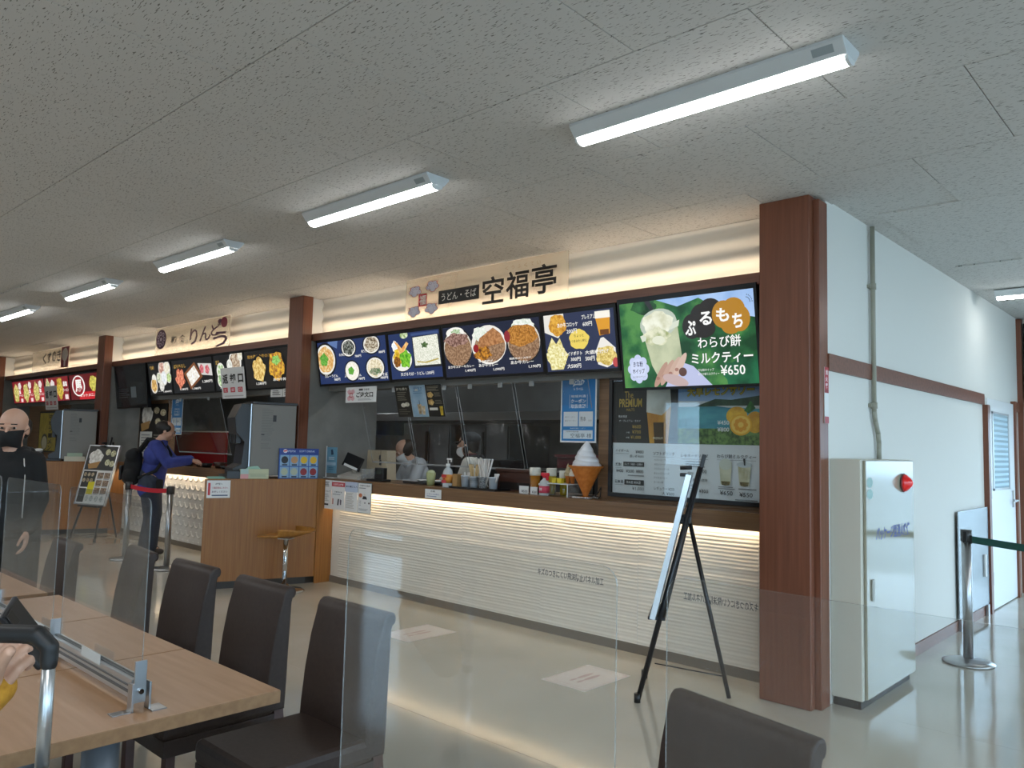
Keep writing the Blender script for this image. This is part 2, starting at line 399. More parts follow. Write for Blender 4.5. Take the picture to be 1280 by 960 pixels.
# brown beam, cove light and wave band above it, per shop
SHOPS = ((-7.25, -2.135), (-12.68, -7.455), (-18.2, -12.885))
for x0, x1 in SHOPS:
    b = box_struct('beam', x0, x1, 4.62, 4.80, 2.49, 2.565, RED_WOOD_X)
    MB().box(x0 + .05, x1 - .05, 4.685, 4.71, 2.566, 2.578, mat('warm led strip', (1, .83, .62, 1), emit=COVE)).build('led_strip', b)
    mb = MB(); rows = []
    for k in range(61):
        z = 2.565 + (H - 2.565) * k / 60; row = []
        for j in range(25):
            x = x0 + (x1 - x0) * j / 24; t = (z - 2.53) * 46 + .6 * math.sin(x * .9)
            row.append((x, 4.778 - .020 * (.5 + .5 * math.sin(t)), z))
        rows.append(row)
    mb.grid(rows, CREAM); struct(mb, 'wall_band')
    box_struct('wall_header', x0, x1, 4.85, 4.98, 1.97, H, mat('grey header', '#8d8b86', .6))
box_struct('wall_above', -22, -2.0, 4.98, 5.05, 2.5, H, WHITE)
# wood-faced wall behind the drinks poster, and its relatives in the other shops
OAKW = noise2('oak wall boards', '#6f543c', '#87684b', (1.5, 40, 60), .5, .3, .7)
box_struct('wall_wood', -3.66, -2.135, 4.93, 5.0, 1.055, 2.49, OAKW)
box_struct('wall_wood', -12.3, -11.2, 4.93, 5.0, 1.055, 2.49, OAKW)
box_struct('wall_wood', -17.6, -15.5, 4.93, 5.0, 1.055, 2.49, OAKW)

# ================================================================== CEILING LIGHTS
LENS = mat('lit batten lens', (.97, .99, 1, 1), .4, emit=TUBE)
def batten(x, y, label, length=1.265):
    t = thing('ceiling_light', label, 'light', (x, y, H), 0, 'fluorescent battens on the ceiling')
    pr = [(-.085, 0), (.085, 0), (.085, -.012), (.045, -.055), (-.045, -.055), (-.085, -.012)]
    MB().prism(pr, 'x', 0, length, mat('white enamel', '#d4d8d9', .35), bev=.002).build('housing', t)
    ln = [(-.036, -.0555)] + [(.036 * math.sin(a), -.060 - .020 * math.cos(a)) for a in [-PI / 2 + PI * k / 8 for k in range(9)]] + [(.036, -.0555)]
    MB().prism(ln[::-1], 'x', .012, length - .012, LENS, True).build('lens', t)
    for a in (0, length - .012): MB().prism([(p[0] * 1.03, p[1] * 1.02) for p in ln[::-1]], 'x', a, a + .012, mat('lens cap', '#dfe3e4', .3)).build('end_cap', t)
    MB().quad((length - .12, -.079, -.0195), (length - .04, -.079, -.0195), (length - .04, -.058, -.0425), (length - .12, -.058, -.0425), mat('grey sticker', '#9aa3a6', .5)).build('rating_label', t)
    return t
L0 = batten(-2.28, 2.885, 'largest fluorescent batten, near the camera on the fissured ceiling, sticker at its end')
for x, l in ((-4.56, 'second fluorescent batten from the camera, in front of the black-lettered sign'), (-6.90, 'third fluorescent batten, next after the one before the black-lettered sign'),
             (-9.25, 'fourth fluorescent batten, above the purple-lettered sign area'), (-11.72, 'farthest and smallest fluorescent batten in the row, at the left edge')):
    copy_tree(L0, (x, 2.885, H), l)
copy_tree(L0, (-1.63, 8.25, H), 'fluorescent batten by itself over the corridor beside the white wall')

# ================================================================== COUNTERS
def TL(root): return Matrix.Translation(-Vector(root.location))
def wp(mb, name, root, parent=None): return mb.build(name, parent or root, TL(root))
LEDC = mat('counter led strip', (1, .82, .58, 1), emit=COVE * 1.9)
WORK = noise2('worktop oak', '#6e5036', '#826345', (2, 40, 40), .3, .3, .7)
def wave_panel(n=150, kind='wave', w=.903):
    mb = MB(); rows = []; z0, z1 = .065, 1.0
    if kind == 'wave':
        rnd = random.Random(3); h = [0]
        for k in range(200): h.append(rnd.random())
        def hh(z): q = max(0, z * 60); i = int(q); f = q - i; return h[i % 190] * (1 - f) + h[i % 190 + 1] * f
        for k in range(n + 1):
            z = z0 + (z1 - z0) * k / n; row = []
            for j in range(13):
                x = w * j / 12
                t = z * 260 + .9 * math.sin(x * 4 + z * 7) + .5 * math.sin(x * 2.1 - z * 17)
                row.append((x, -.0075 * (abs(math.sin(t / 2)) ** .8) * (.25 + .75 * hh(z + .010 * math.sin(x * 3))), z))
            rows.append(row)
    else:
        n = 130
        for k in range(n + 1):
            z = z0 + (z1 - z0) * k / n; row = []
            for j in range(n + 1):
                x = .903 * j / n; P_ = .15; Q = .12; best = 0
                r = math.floor(z / Q)
                for rr in (r, r + 1):
                    off = (rr % 2) * P_ / 2; cx = (round((x - off) / P_)) * P_ + off; d = math.hypot(x - cx, z - (rr * Q + .10)) if z < rr * Q + .10 else 9
                    if d < .078: best = max(best, math.exp(-((d - .067) / .0065) ** 2) + .10 * max(0, 1 - d / .066))
                row.append((x, -.013 * best, z))
            rows.append(row)
    mb.grid(rows, CREAM if kind == 'wave' else SCALE); return mb
def counter(label, x0, x1, kind, ends):
    root = thing('counter', label, 'counter', ((x0 + x1) / 2, 5.0, 0))
    wp(MB().box(x0, x1, 4.70, 5.22, 1.025, 1.055, WORK, .003), 'worktop', root)
    wp(MB().box(x0, x1, 4.70, 4.725, .942, 1.026, OAK_X, .002), 'fascia', root)
    wp(MB().box(x0, x1, 4.797, 5.2, .0, 1.025, WHITE), 'carcass', root)
    wp(MB().box(x0, x1, 4.783, 4.797, .0, .065, mat('kick strip', '#6f675c', .5)), 'kick_strip', root)
    wp(MB().box(x0 + .02, x1 - .02, 4.730, 4.750, .960, .968, LEDC), 'led_strip', root)
    first = None; x = ends
    while x < x1 - .02:
        if first is None: first = wp_panel(wave_panel(kind=kind), root, x)
        elif x + .903 > x1: wp_panel(wave_panel(kind=kind, w=x1 - x - .002) if kind == 'wave' else wave_panel(kind='wave', w=x1 - x - .002), root, x)
        else: o = copy_of(first, root); o.location = Vector((x, 4.796, 0)) - root.location
        x += .907
    return root
def wp_panel(mb, root, x):
    o = mb.build('wave_panel', root); o.location = Vector((x, 4.796, 0)) - root.location; return o
c1 = counter('long oak topped counter with glowing cream wave panels, beneath the black-lettered sign', -6.953, -2.14, 'wave', -6.82)
wp(MB().grid([[(-6.953 + .131 * j, 4.796 - .002 * (k % 2), .065 + .935 * k / 60) for j in range(2)] for k in range(61)], CREAM), 'wave_panel', c1)
c2 = counter('oak counter with white fish-scale front panels, where the blue-shirted man stands', -12.4, -7.5, 'scale', -12.38)
c3 = counter('far counter beside the left edge under the red screens', -18.1, -12.95, 'wave', -18.08)
def kiosk(dx, label, paper):
    p = [(-7.30, 3.57), (-6.97, 4.60), (-6.97, 4.695), (-7.175, 4.695), (-7.175, 4.47), (-7.462, 4.47), (-7.462, 4.695), (-8.30, 4.695)]
    if dx: p = [(-7.30, 3.57), (-6.97, 4.60), (-6.97, 4.69), (-7.172, 4.69), (-7.172, 4.47), (-7.462, 4.47), (-7.462, 4.69), (-8.30, 4.69)]
    q = [(a + dx, b) for a, b in p]
    root = thing('service_kiosk', label, 'kiosk', (-7.5 + dx, 4.2, 0))
    mb = MB(); mb.prism(q, 'z', .07, 1.03, OAK); wp(mb, 'body', root)
    mb = MB(); mb.prism(q, 'z', 1.03, 1.05, OAK, bev=.002); wp(mb, 'worktop', root)
    c = [(-7.29, 3.66), (-7.02, 4.54), (-7.02, 4.69), (-7.18, 4.69), (-7.18, 4.46), (-7.47, 4.46), (-7.47, 4.69), (-8.24, 4.69)]
    mb = MB(); mb.prism([(a + dx, b) for a, b in c], 'z', 0, .07, DARK); wp(mb, 'kick_board', root)
    mb = MB(); mb.box(-6.972 + dx, -6.955 + dx, 4.606, 4.795, 0, 1.049, OAK, .002); wp(mb, 'end_panel', root)
    return root
k1 = kiosk(0, 'angled oak service kiosk behind the dining chairs, bar stool in front', True)
k2 = kiosk(-5.43, 'far angled oak service kiosk beside the man in black', False)

# ================================================================== MENU SCREENS
def screen(name, label, x0, x1, zt, zb, draw, b=.022, bt=.03, lit=True, group=None, yt=4.62, yb=4.70):
    root = thing(name, label, 'screen', ((x0 + x1) / 2, 4.72, zb))
    tl = Vector((x0, yt, zt)); tr = Vector((x1, yt, zt)); bl = Vector((x0, yb, zb))
    n = (bl - tl).cross(tr - tl).normalized(); mb = MB()
    q = [tl, tr, tr + bl - tl, bl]; A = [mb.bm.verts.new(p) for p in q]; B = [mb.bm.verts.new(p - n * .05) for p in q]
    fs = [mb.bm.faces.new(A[::-1]), mb.bm.faces.new(B)] + [mb.bm.faces.new((A[k], A[(k + 1) % 4], B[(k + 1) % 4], B[k])) for k in range(4)]
    bmesh.ops.recalc_face_normals(mb.bm, faces=fs); i = mb.mi(BEZEL)
    for f in fs: f.material_index = i
    wp(mb, 'housing', root)
    U = (tr - tl).normalized(); V = (bl - tl).normalized(); o = Vector(root.location)
    F = Flat(tl + U * b + V * bt - o, tr - U * b + V * bt - o, bl + U * b - V * b - o)
    draw(F); F.build('display', root)
    mb = MB()
    for x in (x0 + .25 * (x1 - x0), x0 + .75 * (x1 - x0)): mb.box(x - .02, x + .02, yb, 4.849, (zt + zb) / 2 - .05, (zt + zb) / 2 + .05, BLACK)
    wp(mb, 'bracket', root)
    return root
NAVY = '#24345f'; INK = '#f2f0ea'; SW = S(INK)
def bowl(F, u, v, ru, rv, food, rim='#e8e6df', tray='#17191f', top=None, t=None):
    F.ell(u, v, ru * 1.14, rv * 1.14, S(tray)); F.ell(u, v, ru, rv, S(rim)); F.ell(u, v, ru * .86, rv * .86, food, wob=.04)
    if top: F.ell(u - ru * .15, v + rv * .0, ru * .42, rv * .42, top, wob=.12)
def d1(F):
    F.rect(0, 0, 1, 1, S(NAVY))
    F.poly([(.17, 0), (.17, .05), (.30, .18), (.32, 0)], S('#5d77a8'))
    bowl(F, .11, .42, .15, .36, SN('#c98f4c', '#ead7a6', 40, '#dcae6a'), top=SN('#3f8a2c', '#79b94e', 60))
    bowl(F, .475, .19, .10, .20, SN('#20241f', '#9fa39a', 60, '#4a4e48'))
    bowl(F, .805, .17, .11, .20, SN('#4a3322', '#d9d3c2', 60, '#a89a80'))
    bowl(F, .50, .73, .10, .22, SN('#e9e3d2', '#fbf8ee', 50), top=SN('#3f8a2c', '#79b94e', 60))
    bowl(F, .83, .70, .12, .23, SN('#c9b98f', '#f4ecd5', 50), top=None); F.ell(.83, .78, .08, .08, SN('#3c6a3a', '#a7a48f', 60), wob=.1)
    for t, a, b, c, d in (('カレーうどん', .08, .78, .28, .85), ('980円', .22, .87, .31, .94), ('わかめうどん', .33, .30, .47, .37), ('780円', .56, .37, .65, .43), ('肉うどん', .66, .27, .76, .34), ('880円', .90, .33, .98, .39),
                          ('ぶっかけうどん', .38, .80, .63, .87), ('780円', .58, .89, .67, .95), ('ざるそば', .85, .82, .99, .89), ('780円', .89, .90, .99, .96)):
        F.tb(t, a, b, c, d, SW, .012)
def d2(F):
    F.rect(0, 0, 1, 1, S(NAVY)); F.rect(.46, .03, .98, .08, S('#3d5280'))
    F.ell(.32, .04, .08, .08, SN('#7a9a4c', '#dfe8c9', 40)); F.ell(.12, .27, .065, .12, SN('#dfe5ea', '#ffffff', 60), wob=.1)
    F.ell(.24, .60, .21, .25, S('#15181f')); F.ell(.24, .58, .20, .25, S('#eceae4')); F.ell(.19, .50, .12, .17, SN('#b98a1f', '#f0cd3d', 30), wob=.12); F.ell(.31, .56, .11, .2, SN('#3f8f1e', '#8cd03c', 40), wob=.14)
    F.ell(.14, .62, .07, .12, SN('#5b3a16', '#a86a25', 50), wob=.1)
    F.poly([(.10, .14), (.19, .22), (.25, .33), (.36, .19), (.40, .24), (.30, .40), (.20, .45), (.17, .30)], SN('#d98f45', '#f4cf8a', 30))
    F.rect(.475, .10, 1, .78, S('#23262b')); F.poly([(.49, .12), (.50, .73), (.985, .73), (.965, .10)], SN('#c9cdb8', '#f6f6ea', 90)); F.ell(.71, .30, .06, .06, SN('#1e3d1a', '#5e7a48', 60), wob=.25)
    F.poly([(.54, .63), (.70, .66), (.95, .60), (.95, .63), (.72, .69), (.54, .66)], S('#b8a75a'))
    F.tb('天ざるそば・うどん 1,200円', .19, .86, .84, .94, SW, .01)
def d3(F):
    F.rect(0, 0, 1, 1, S('#1a2138')); CU = SN('#74543d', '#ab8a6c', 60, '#8d6d52')
    for u, v in ((.155, .42), (.84, .42)): F.ell(u, v, .17, .40, S('#1b1c1f')); F.ell(u, v, .155, .37, S('#d7d2c8')); F.ell(u, v + .03, .15, .34, CU)
    F.ell(.49, .42, .18, .38, S('#e9e6df')); F.ell(.50, .46, .16, .30, CU)
    F.ell(.14, .12, .10, .11, S('#f0efe8')); F.ell(.15, .10, .05, .05, SN('#74a463', '#c8d7b8', 60), wob=.2); F.ell(.15, .26, .13, .13, SN('#5d4038', '#b08f83', 50, '#8a675c'), wob=.12)
    F.ell(.41, .20, .08, .14, SN('#cfdccb', '#f3f4ee', 50), wob=.1); F.poly([(.36, .50), (.40, .28), (.55, .10), (.62, .22), (.66, .40), (.52, .44)], SN('#8f5c36', '#c08a5a', 40)); F.ell(.42, .58, .09, .14, SN('#5a3216', '#d28f2d', 40), wob=.15)
    F.ell(.355, .47, .03, .08, S('#8e1f26')); F.ell(.84, .12, .11, .12, SN('#cfdccb', '#f3f4ee', 50), wob=.08); F.ell(.82, .30, .155, .2, SN('#8a5a22', '#c98f45', 70, '#b0742c'), wob=.06); F.ell(.685, .30, .03, .11, S('#8c2a30'))
    for t, a, b, c, d in (('あか牛ステーキカレー', .03, .77, .32, .83), ('1,490円', .22, .86, .33, .92), ('甘辛唐揚げ', .37, .71, .52, .75), ('あか牛カレー', .37, .77, .57, .84), ('1,090円', .52, .87, .63, .93), ('粗挽きロースカツ', .69, .70, .90, .74), ('あか牛カレー', .70, .76, .92, .83), ('1,190円', .87, .86, .98, .92)):
        F.tb(t, a, b, c, d, SW, .014)
def d4(F):
    F.rect(0, 0, 1, 1, S('#2b3350'))
    F.poly([(0, .0), (.05, .0), (.30, 0), (.30, .25), (.2, .42), (0, .30)], S('#e4e2da')); F.ell(.2, .19, .13, .19, SN('#b8791f', '#e2ae45', 50), wob=.06)
    F.poly([(.02, .62), (.10, .40), (.16, .52), (.22, .42), (.27, .62), (.33, .72), (.24, .97), (.06, .97)], SN('#c9b860', '#f3ecb2', 60)); F.ell(.15, .74, .14, .22, SN('#cfc26a', '#f7f2c4', 60), wob=.1)
    F.poly([(.745, .10), (.95, .06), (.93, .42), (.79, .44)], S('#d9992b')); F.rect(.745, .03, .95, .15, S('#f3efe2')); F.rect(.80, .34, .92, .43, S('#6b3f16'))
    F.poly([(.72, .70), (.80, .48), (.84, .47), (.99, .66), (.99, .90), (.86, .98), (.74, .92)], S('#e9e6df')); F.ell(.86, .78, .14, .16, SN('#b89a3e', '#f0dd8f', 50), wob=.1); F.ell(.98, .90, .04, .08, S('#b8484a'))
    F.ell(.50, .47, .14, .17, S('#e8cf62'), n=40, wob=.05); F.tb('ちょっと', .43, .38, .57, .43, S('#5b4a1a'), .01); F.tb('つまみたい時に', .39, .47, .61, .52, S('#5b4a1a'), .01)
    for t, a, b, c, d in (('あか牛コロッケ', .20, .16, .50, .24), ('200円', .33, .28, .48, .36), ('プレミアム生ビール', .56, .06, .92, .14), ('600円', .57, .18, .70, .26), ('フライドポテト', .23, .67, .53, .74), ('300円', .36, .77, .50, .84), ('大500円', .30, .88, .50, .96), ('大盛唐揚げ', .57, .67, .90, .74), ('500円', .57, .77, .70, .85)):
        F.tb(t, a, b, c, d, SW, .014)
def d5(F):
    F.rect(0, 0, 1, 1, SN('#123f22', '#4f8a45', 5, '#225f33')); F.poly([(.30, 0), (.46, .10), (.62, .03), (.80, .22), (1, .30), (1, 0)], SN('#7ea6dc', '#a9c6ee', 4))
    F.ell(.20, .05, .10, .10, SN('#0e2f18', '#2f6a36', 8), wob=.1); F.ell(.93, .90, .17, .2, SN('#0c3a24', '#1f6a45', 6), wob=.1)
    F.poly([(.205, -.0), (.25, -.0), (.285, .14), (.265, .15)], S('#2b2b2e'))
    F.poly([(.17, .30), (.45, .26), (.475, .74), (.44, .84), (.27, .86), (.235, .75)], SN('#a3ad8c', '#c3c9a8', 6)); F.ell(.305, .27, .145, .17, S('#b9c3b5'), rot=-.1); F.poly([(.155, .40), (.47, .25), (.46, .32), (.17, .47)], S('#d3dac9'))
    F.ell(.30, .26, .12, .13, SN('#cfd0b2', '#eef0de', 14), wob=.08); F.ell(.29, .42, .10, .10, SN('#9aa56e', '#e3e4c8', 16), wob=.12); F.ell(.30, .46, .05, .05, S('#dfe2cc'))
    F.poly([(.45, .72), (.55, .78), (.68, 1.0), (.33, 1.0), (.40, .80)], S('#b9bfe0'))
    for k, (u, v, a) in enumerate(((.30, .86, .5), (.35, .84, .5), (.40, .81, .5), (.45, .77, .45))):
        F.ell(u, v, .10, .042, S(('#b3907f', '#bd9c8c', '#c6a999', '#cfb4a6')[k]), rot=-1.0); F.ell(u - .025, v + .04, .015, .02, S('#a2776a'))
    F.ell(.47, .84, .03, .05, S('#5c4038')); F.ell(.41, .93, .10, .06, S('#c0a9a8'), rot=.3)
    BK = S('#26221f'); GD = S('#b07d22')
    for u, v, a, b in ((.56, .34, .07, .14), (.63, .26, .08, .16), (.70, .20, .09, .15), (.64, .38, .09, .10)): F.ell(u, v, a, b, BK)
    for u, v, a, b in ((.79, .24, .08, .15), (.86, .20, .08, .13), (.90, .30, .07, .14), (.84, .36, .07, .10)): F.ell(u, v, a, b, GD)
    wt = S('#f6f6f2')
    F.tb('ぷ', .51, .27, .59, .44, wt, .03); F.tb('る', .62, .19, .71, .34, wt, .03); F.tb('も', .74, .17, .83, .32, wt, .03); F.tb('ち', .85, .24, .92, .40, wt, .03)
    F.tb('わらび餅', .598, .474, .900, .601, S('#1d3b2a'), .03); F.tb('わらび餅', .596, .466, .898, .593, wt, .012)
    F.tb('ミルクティー', .543, .645, .976, .771, S('#1d3b2a'), .03); F.tb('ミルクティー', .542, .64, .973, .765, wt, .02)
    F.tb('きな粉ホイップ', .585, .815, .70, .845, wt, .0); F.tb('わらび餅ミルクティー', .585, .86, .735, .89, wt, .0)
    F.tb('¥650', .745, .79, .915, .90, wt, .012)
    for k in range(8): F.ell(.125 + .058 * math.cos(k * PI / 4), .78 + .115 * math.sin(k * PI / 4), .03, .055, S('#c3cdea'))
    F.ell(.125, .78, .062, .12, S('#cdd6f0')); nb = S('#2a3358'); F.tb('きな粉', .085, .69, .165, .755, nb, .015); F.tb('ホイップ', .078, .775, .175, .835, nb, .015); F.tb('わらび餅ミルクティー', .075, .86, .178, .885, nb)
    for r in (.03, .045): 
        for k in range(6): a = -1.3 + k * .25; F.rect(.945 + r * math.cos(a), .13 + 1.8 * r * math.sin(a) , .949 + r * math.cos(a), .142 + 1.8 * r * math.sin(a), S('#26323f'))
screen('menu_screen', 'menu screen with five noodle bowls on blue, beside the middle pillar', -7.14, -5.952, 2.49, 2.01, d1)
screen('menu_screen', 'menu screen showing tempura plate and square tray of white noodles', -5.948, -5.187, 2.485, 2.015, d2)
screen('menu_screen', 'menu screen with three brown curry dishes', -5.183, -4.013, 2.485, 2.005, d3)
screen('menu_screen', 'menu screen with fries, fried snacks, beer and a yellow badge', -4.009, -3.30, 2.485, 2.0, d4)
screen('advert_screen', 'large green advert screen showing a hand holding a milk tea cup', -3.275, -2.215, 2.50, 1.852, d5, b=.02, bt=.035, yt=4.60)
# shop two: one dark screen and four lit ones
DK = '#17171a'
def food(F, u, v, r, c1, c2, plate=None, wob=.1):
    rv = r * F.w / F.h
    if plate: F.ell(u, v, r * 1.2, rv * 1.2, S(plate))
    F.ell(u, v, r, rv, SN(c1, c2, 30), wob=wob)
def off(F):
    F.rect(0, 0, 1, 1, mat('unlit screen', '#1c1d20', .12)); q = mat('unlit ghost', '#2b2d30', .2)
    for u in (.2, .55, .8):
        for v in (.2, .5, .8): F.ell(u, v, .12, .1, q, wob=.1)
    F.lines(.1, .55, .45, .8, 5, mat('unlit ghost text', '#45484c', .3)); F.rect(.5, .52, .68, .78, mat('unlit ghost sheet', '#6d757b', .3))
def e1(F):
    F.rect(0, 0, 1, 1, S(DK)); F.tb('旬彩', .06, .08, .26, .2, S('#c9a24a'), .01)
    for a in ((.62, .2, .13, '#9c5a48', '#e6c9b8'), (.85, .2, .12, '#d8d0b0', '#f5f2e6'), (.22, .52, .09, '#d9d7cc', '#f7f6f0'), (.45, .48, .09, '#8d9a6c', '#e8ead8'), (.68, .5, .12, '#cfd6da', '#f3f5f5'), (.9, .5, .09, '#6f9a3c', '#dbe8b0'), (.2, .72, .13, '#a8742c', '#e3c27c'), (.55, .74, .09, '#b8b4a8', '#efeee8')): food(F, *a[:3], a[3], a[4], '#dcdad2')
    F.tb('旬の御膳 1,580円', .1, .9, .5, .96, SW, .01); F.tb('1,800円', .6, .9, .95, .96, SW, .01)
def e2(F):
    F.rect(0, 0, 1, 1, S(DK)); F.tb('ばらちらし', .05, .12, .36, .24, S('#c9a24a'), .01)
    food(F, .19, .55, .11, '#b4452f', '#f0a07f', '#2b1d18', .16); F.poly([(.30, .42), (.58, .10), (.76, .55), (.44, .92)], S('#7a4a2a')); F.poly([(.36, .44), (.57, .2), (.69, .54), (.46, .82)], SN('#d8d2c4', '#fbfaf6', 30))
    F.poly([(.66, .15), (.98, .2), (.99, .55), (.74, .50)], S('#cfccc8')); food(F, .75, .33, .05, '#a8283a', '#e38b92'); food(F, .88, .36, .05, '#a8283a', '#e38b92')
    F.tb('1,580円', .16, .86, .36, .93, SW, .01); F.tb('1,380円', .48, .86, .68, .93, SW, .01); F.tb('1,280円', .74, .66, .97, .75, SW, .01)
def e3(F):
    F.rect(0, 0, 1, 1, S(DK)); F.tb('定食', .06, .14, .2, .26, S('#c9a24a'), .01)
    for a in ((.75, .22, .17, '#7d5a3c', '#d9cbb4'), (.22, .45, .12, '#7fae5c', '#e9efdc'), (.55, .3, .08, '#c9cabe', '#f0f0ea'), (.20, .72, .10, '#5e9a4a', '#d6e6c0'), (.5, .68, .14, '#8fae55', '#f0f3e0'), (.93, .08, .07, '#cfc9b0', '#f2efe0')): food(F, *a[:3], a[3], a[4], '#e4e2da')
    F.tb('定食 1,280円', .15, .88, .55, .95, SW, .01)
def e4(F):
    F.rect(0, 0, 1, 1, S('#1d1b1a')); F.tb('熊本産あか牛のご当地丼', .06, .1, .72, .2, S('#b98e3a'), .008)
    food(F, .28, .5, .13, '#b98a2c', '#f0d890', '#0f0f10'); food(F, .64, .45, .15, '#8a4a2c', '#e8b83c', '#0f0f10'); F.ell(.64, .3, .08, .12, SN('#4f9a3c', '#a8d878', 40), wob=.15); food(F, .95, .35, .07, '#c9d0d6', '#f0f2f4')
    F.tb('1,580円', .2, .84, .4, .92, SW, .01); F.tb('あか牛丼', .55, .76, .8, .84, SW, .01); F.tb('1,980円', .8, .84, .99, .92, SW, .01)
screen('advert_screen', 'large unlit dark screen beyond the blue-shirted man', -12.58, -11.45, 2.50, 1.85, off)
screen('menu_screen', 'lit black menu screen right beside the unlit screen, many small dishes', -11.38, -10.64, 2.49, 2.01, e1)
screen('menu_screen', 'black menu screen with a wooden tray between red dishes', -10.63, -9.45, 2.49, 2.01, e2)
screen('menu_screen', 'black menu screen with green and white dishes left of the return sign', -9.44, -8.68, 2.49, 2.01, e3)
screen('menu_screen', 'black menu screen with yellow rice bowls, next to the middle pillar', -8.67, -7.55, 2.49, 2.01, e4)
RDD = '#8f1722'
def g1(F):
    F.rect(0, 0, 1, 1, S('#7d1822'))
    for k in range(3):
        u = .02 + k * .325; F.rect(u + .17, .4, u + .32, 1, S('#a51c28')); F.ell(u + .09, .55, .085, .42, SN('#7c8f3c', '#e8dc9a', 30, '#c4b25c'), wob=.1); F.ell(u + .22, .22, .05, .16, S('#e2d6d0'), wob=.1); F.tb('塩', u + .18, .4, u + .24, .58, SW, .03); F.tb('ラーメン', u + .17, .6, u + .31, .72, SW, .02); F.rect(u + .22, .8, u + .29, .96, S('#ead8d4'))
def g2(F):
    F.rect(0, 0, 1, 1, S('#7d1822')); F.ell(.12, .5, .10, .46, SN('#7c8f3c', '#e8e3b8', 30), wob=.1); F.ell(.33, .3, .09, .2, S('#ddd3cf'), wob=.1); F.rect(.25, .5, .45, 1, S('#d9d4d4')); F.ell(.64, .48, .13, .45, SN('#8f6a1c', '#e6c550', 30, '#b7a33c'), wob=.1); F.tb('黒塩', .78, .2, .95, .42, SW, .03); F.tb('ラーメン', .76, .5, .98, .64, SW, .02); F.rect(.82, .75, .95, .95, S('#ead8d4'))
def g3(F):
    F.rect(0, 0, 1, 1, S('#5e1018')); F.rect(.3, .7, 1, 1, S('#c0202a')); F.ell(.3, .45, .22, .42, SW); F.ell(.3, .45, .18, .37, S('#8f1722')); F.tb('馬', .18, .2, .42, .7, SW, .04); F.ell(.8, .4, .13, .3, SN('#8f8a1c', '#e6dc70', 30), wob=.05); F.tb('セットメニュー', .32, .78, .96, .9, SW, .02)
screen('menu_screen', 'red menu screen with three ramen pictures, far left', -17.75, -15.85, 2.46, 2.0, g1)
screen('menu_screen', 'red menu screen half hidden behind the white return sheet', -15.83, -14.6, 2.46, 2.0, g2)
screen('menu_screen', 'red menu screen with a big white ringed character, next to the far pillar', -14.58, -13.2, 2.46, 2.0, g3)

# ================================================================== SHOP SIGNS ABOVE THE BEAM
def signboard(label, x0, x1, draw):
    y = 4.625; root, F = sheet('shop_sign', label, 'sign', (x0, y, H - .012), (x1, y, H - .012), (x0, y, 2.5655), BOARD, .006)
    draw(F); F.build('lettering', root); return root
BK = P('#1a1613'); WN = P('#8e2a3a')
def cloud(F, u, v, su, sv, flip):
    pts = [(0, 0, .46), (-.55, .2, .36), (.52, .12, .38), (-.3, -.45, .38), (.32, -.42, .34), (.08, .55, .38)]
    for r, m in ((1.22, WN), (.98, P('#dcd8e2'))):
        for x, y, q in pts: F.ell(u + su * x * flip, v + sv * y, su * q * r, sv * q * r, m)
    for x, y, q in pts[1:5]: 
        F.ell(u + su * x * flip, v + sv * y, su * q * .55, sv * q * .55, P('#b3a4bb')); F.ell(u + su * x * flip, v + sv * y, su * q * .34, sv * q * .34, P('#e4e1e8'))
    F.poly([(u + su * .6 * flip, v - sv * .5), (u + su * .9 * flip, v - sv * .95), (u + su * .75 * flip, v - sv * .4)][::(1 if flip > 0 else -1)], WN)
def sg1(F):
    w = 1.93
    for u, v, f in ((.068, .30, -1), (.192, .24, 1), (.068, .80, -1), (.192, .78, 1)): cloud(F, u, v, .047, .145, f)
    F.rect(.101, .40, .160, .70, P('#c22530')); F.tb('福', .107, .43, .154, .67, P('#f0e4d8'), .02)
    F.rect(.242, .40, .507, .72, P('#171513')); F.tb('うどん・そば', .262, .47, .488, .65, P('#efe9df'), .0)
    F.tb('空', .527, .27, .655, .88, BK, .018); F.tb('福', .668, .24, .797, .85, BK, .018); F.tb('亭', .812, .20, .946, .83, BK, .018)
    for k, c in enumerate('くうふくてい'): F.tb(c, .66 + k * .036, .11, .68 + k * .036, .19, P('#6d5f52'))
def sg2(F):
    pu = P('#4a2440'); F.ell(.085, .42, .075, .36, pu, n=40)
    for k in range(7):
        a = k * 2 * PI / 7; F.ell(.085 + .045 * math.cos(a), .42 + .21 * math.sin(a), .017, .08, P('#b9a6b4')); F.ell(.085 + .045 * math.cos(a), .42 + .21 * math.sin(a), .009, .045, pu)
    F.ell(.085, .42, .015, .07, P('#c9b8c2'))
    F.tb('和', .23, .38, .31, .64, BK, .02); F.tb('食', .35, .38, .44, .66, BK, .02)
    F.tb('り', .50, .22, .60, .80, pu, .012); F.tb('ん', .63, .22, .77, .72, pu, .012); F.tb('ど', .77, .20, .89, .60, pu, .012); F.tb('う', .80, .48, .98, 1.0, pu, .02)
    F.ell(.93, .20, .04, .17, P('#7e2038'), rot=.2); F.ell(.875, .14, .022, .08, pu)
def sg3(F):
    F.tb('らーめん', .0, .34, .30, .70, P('#8d8378')); 
    for k, c in enumerate('くすのき'): F.tb(c, .30 + k * .13, .14 - k * .015, .40 + k * .13, .66 - k * .015, BK, .02)
    F.tb('kumamoto ramen', .30, .72, .74, .80, P('#6d635a')); F.rect(.80, .0, .99, .95, P('#7e2530')); F.ell(.895, .36, .075, .3, P('#d8cfc4'), wob=.03); F.rect(.875, .5, .915, .9, P('#d8cfc4'))
signboard('shop sign with big black characters and red cloud emblem', -5.68, -3.745, sg1)
signboard('shop sign with purple script and round purple emblem', -11.15, -9.02, sg2)
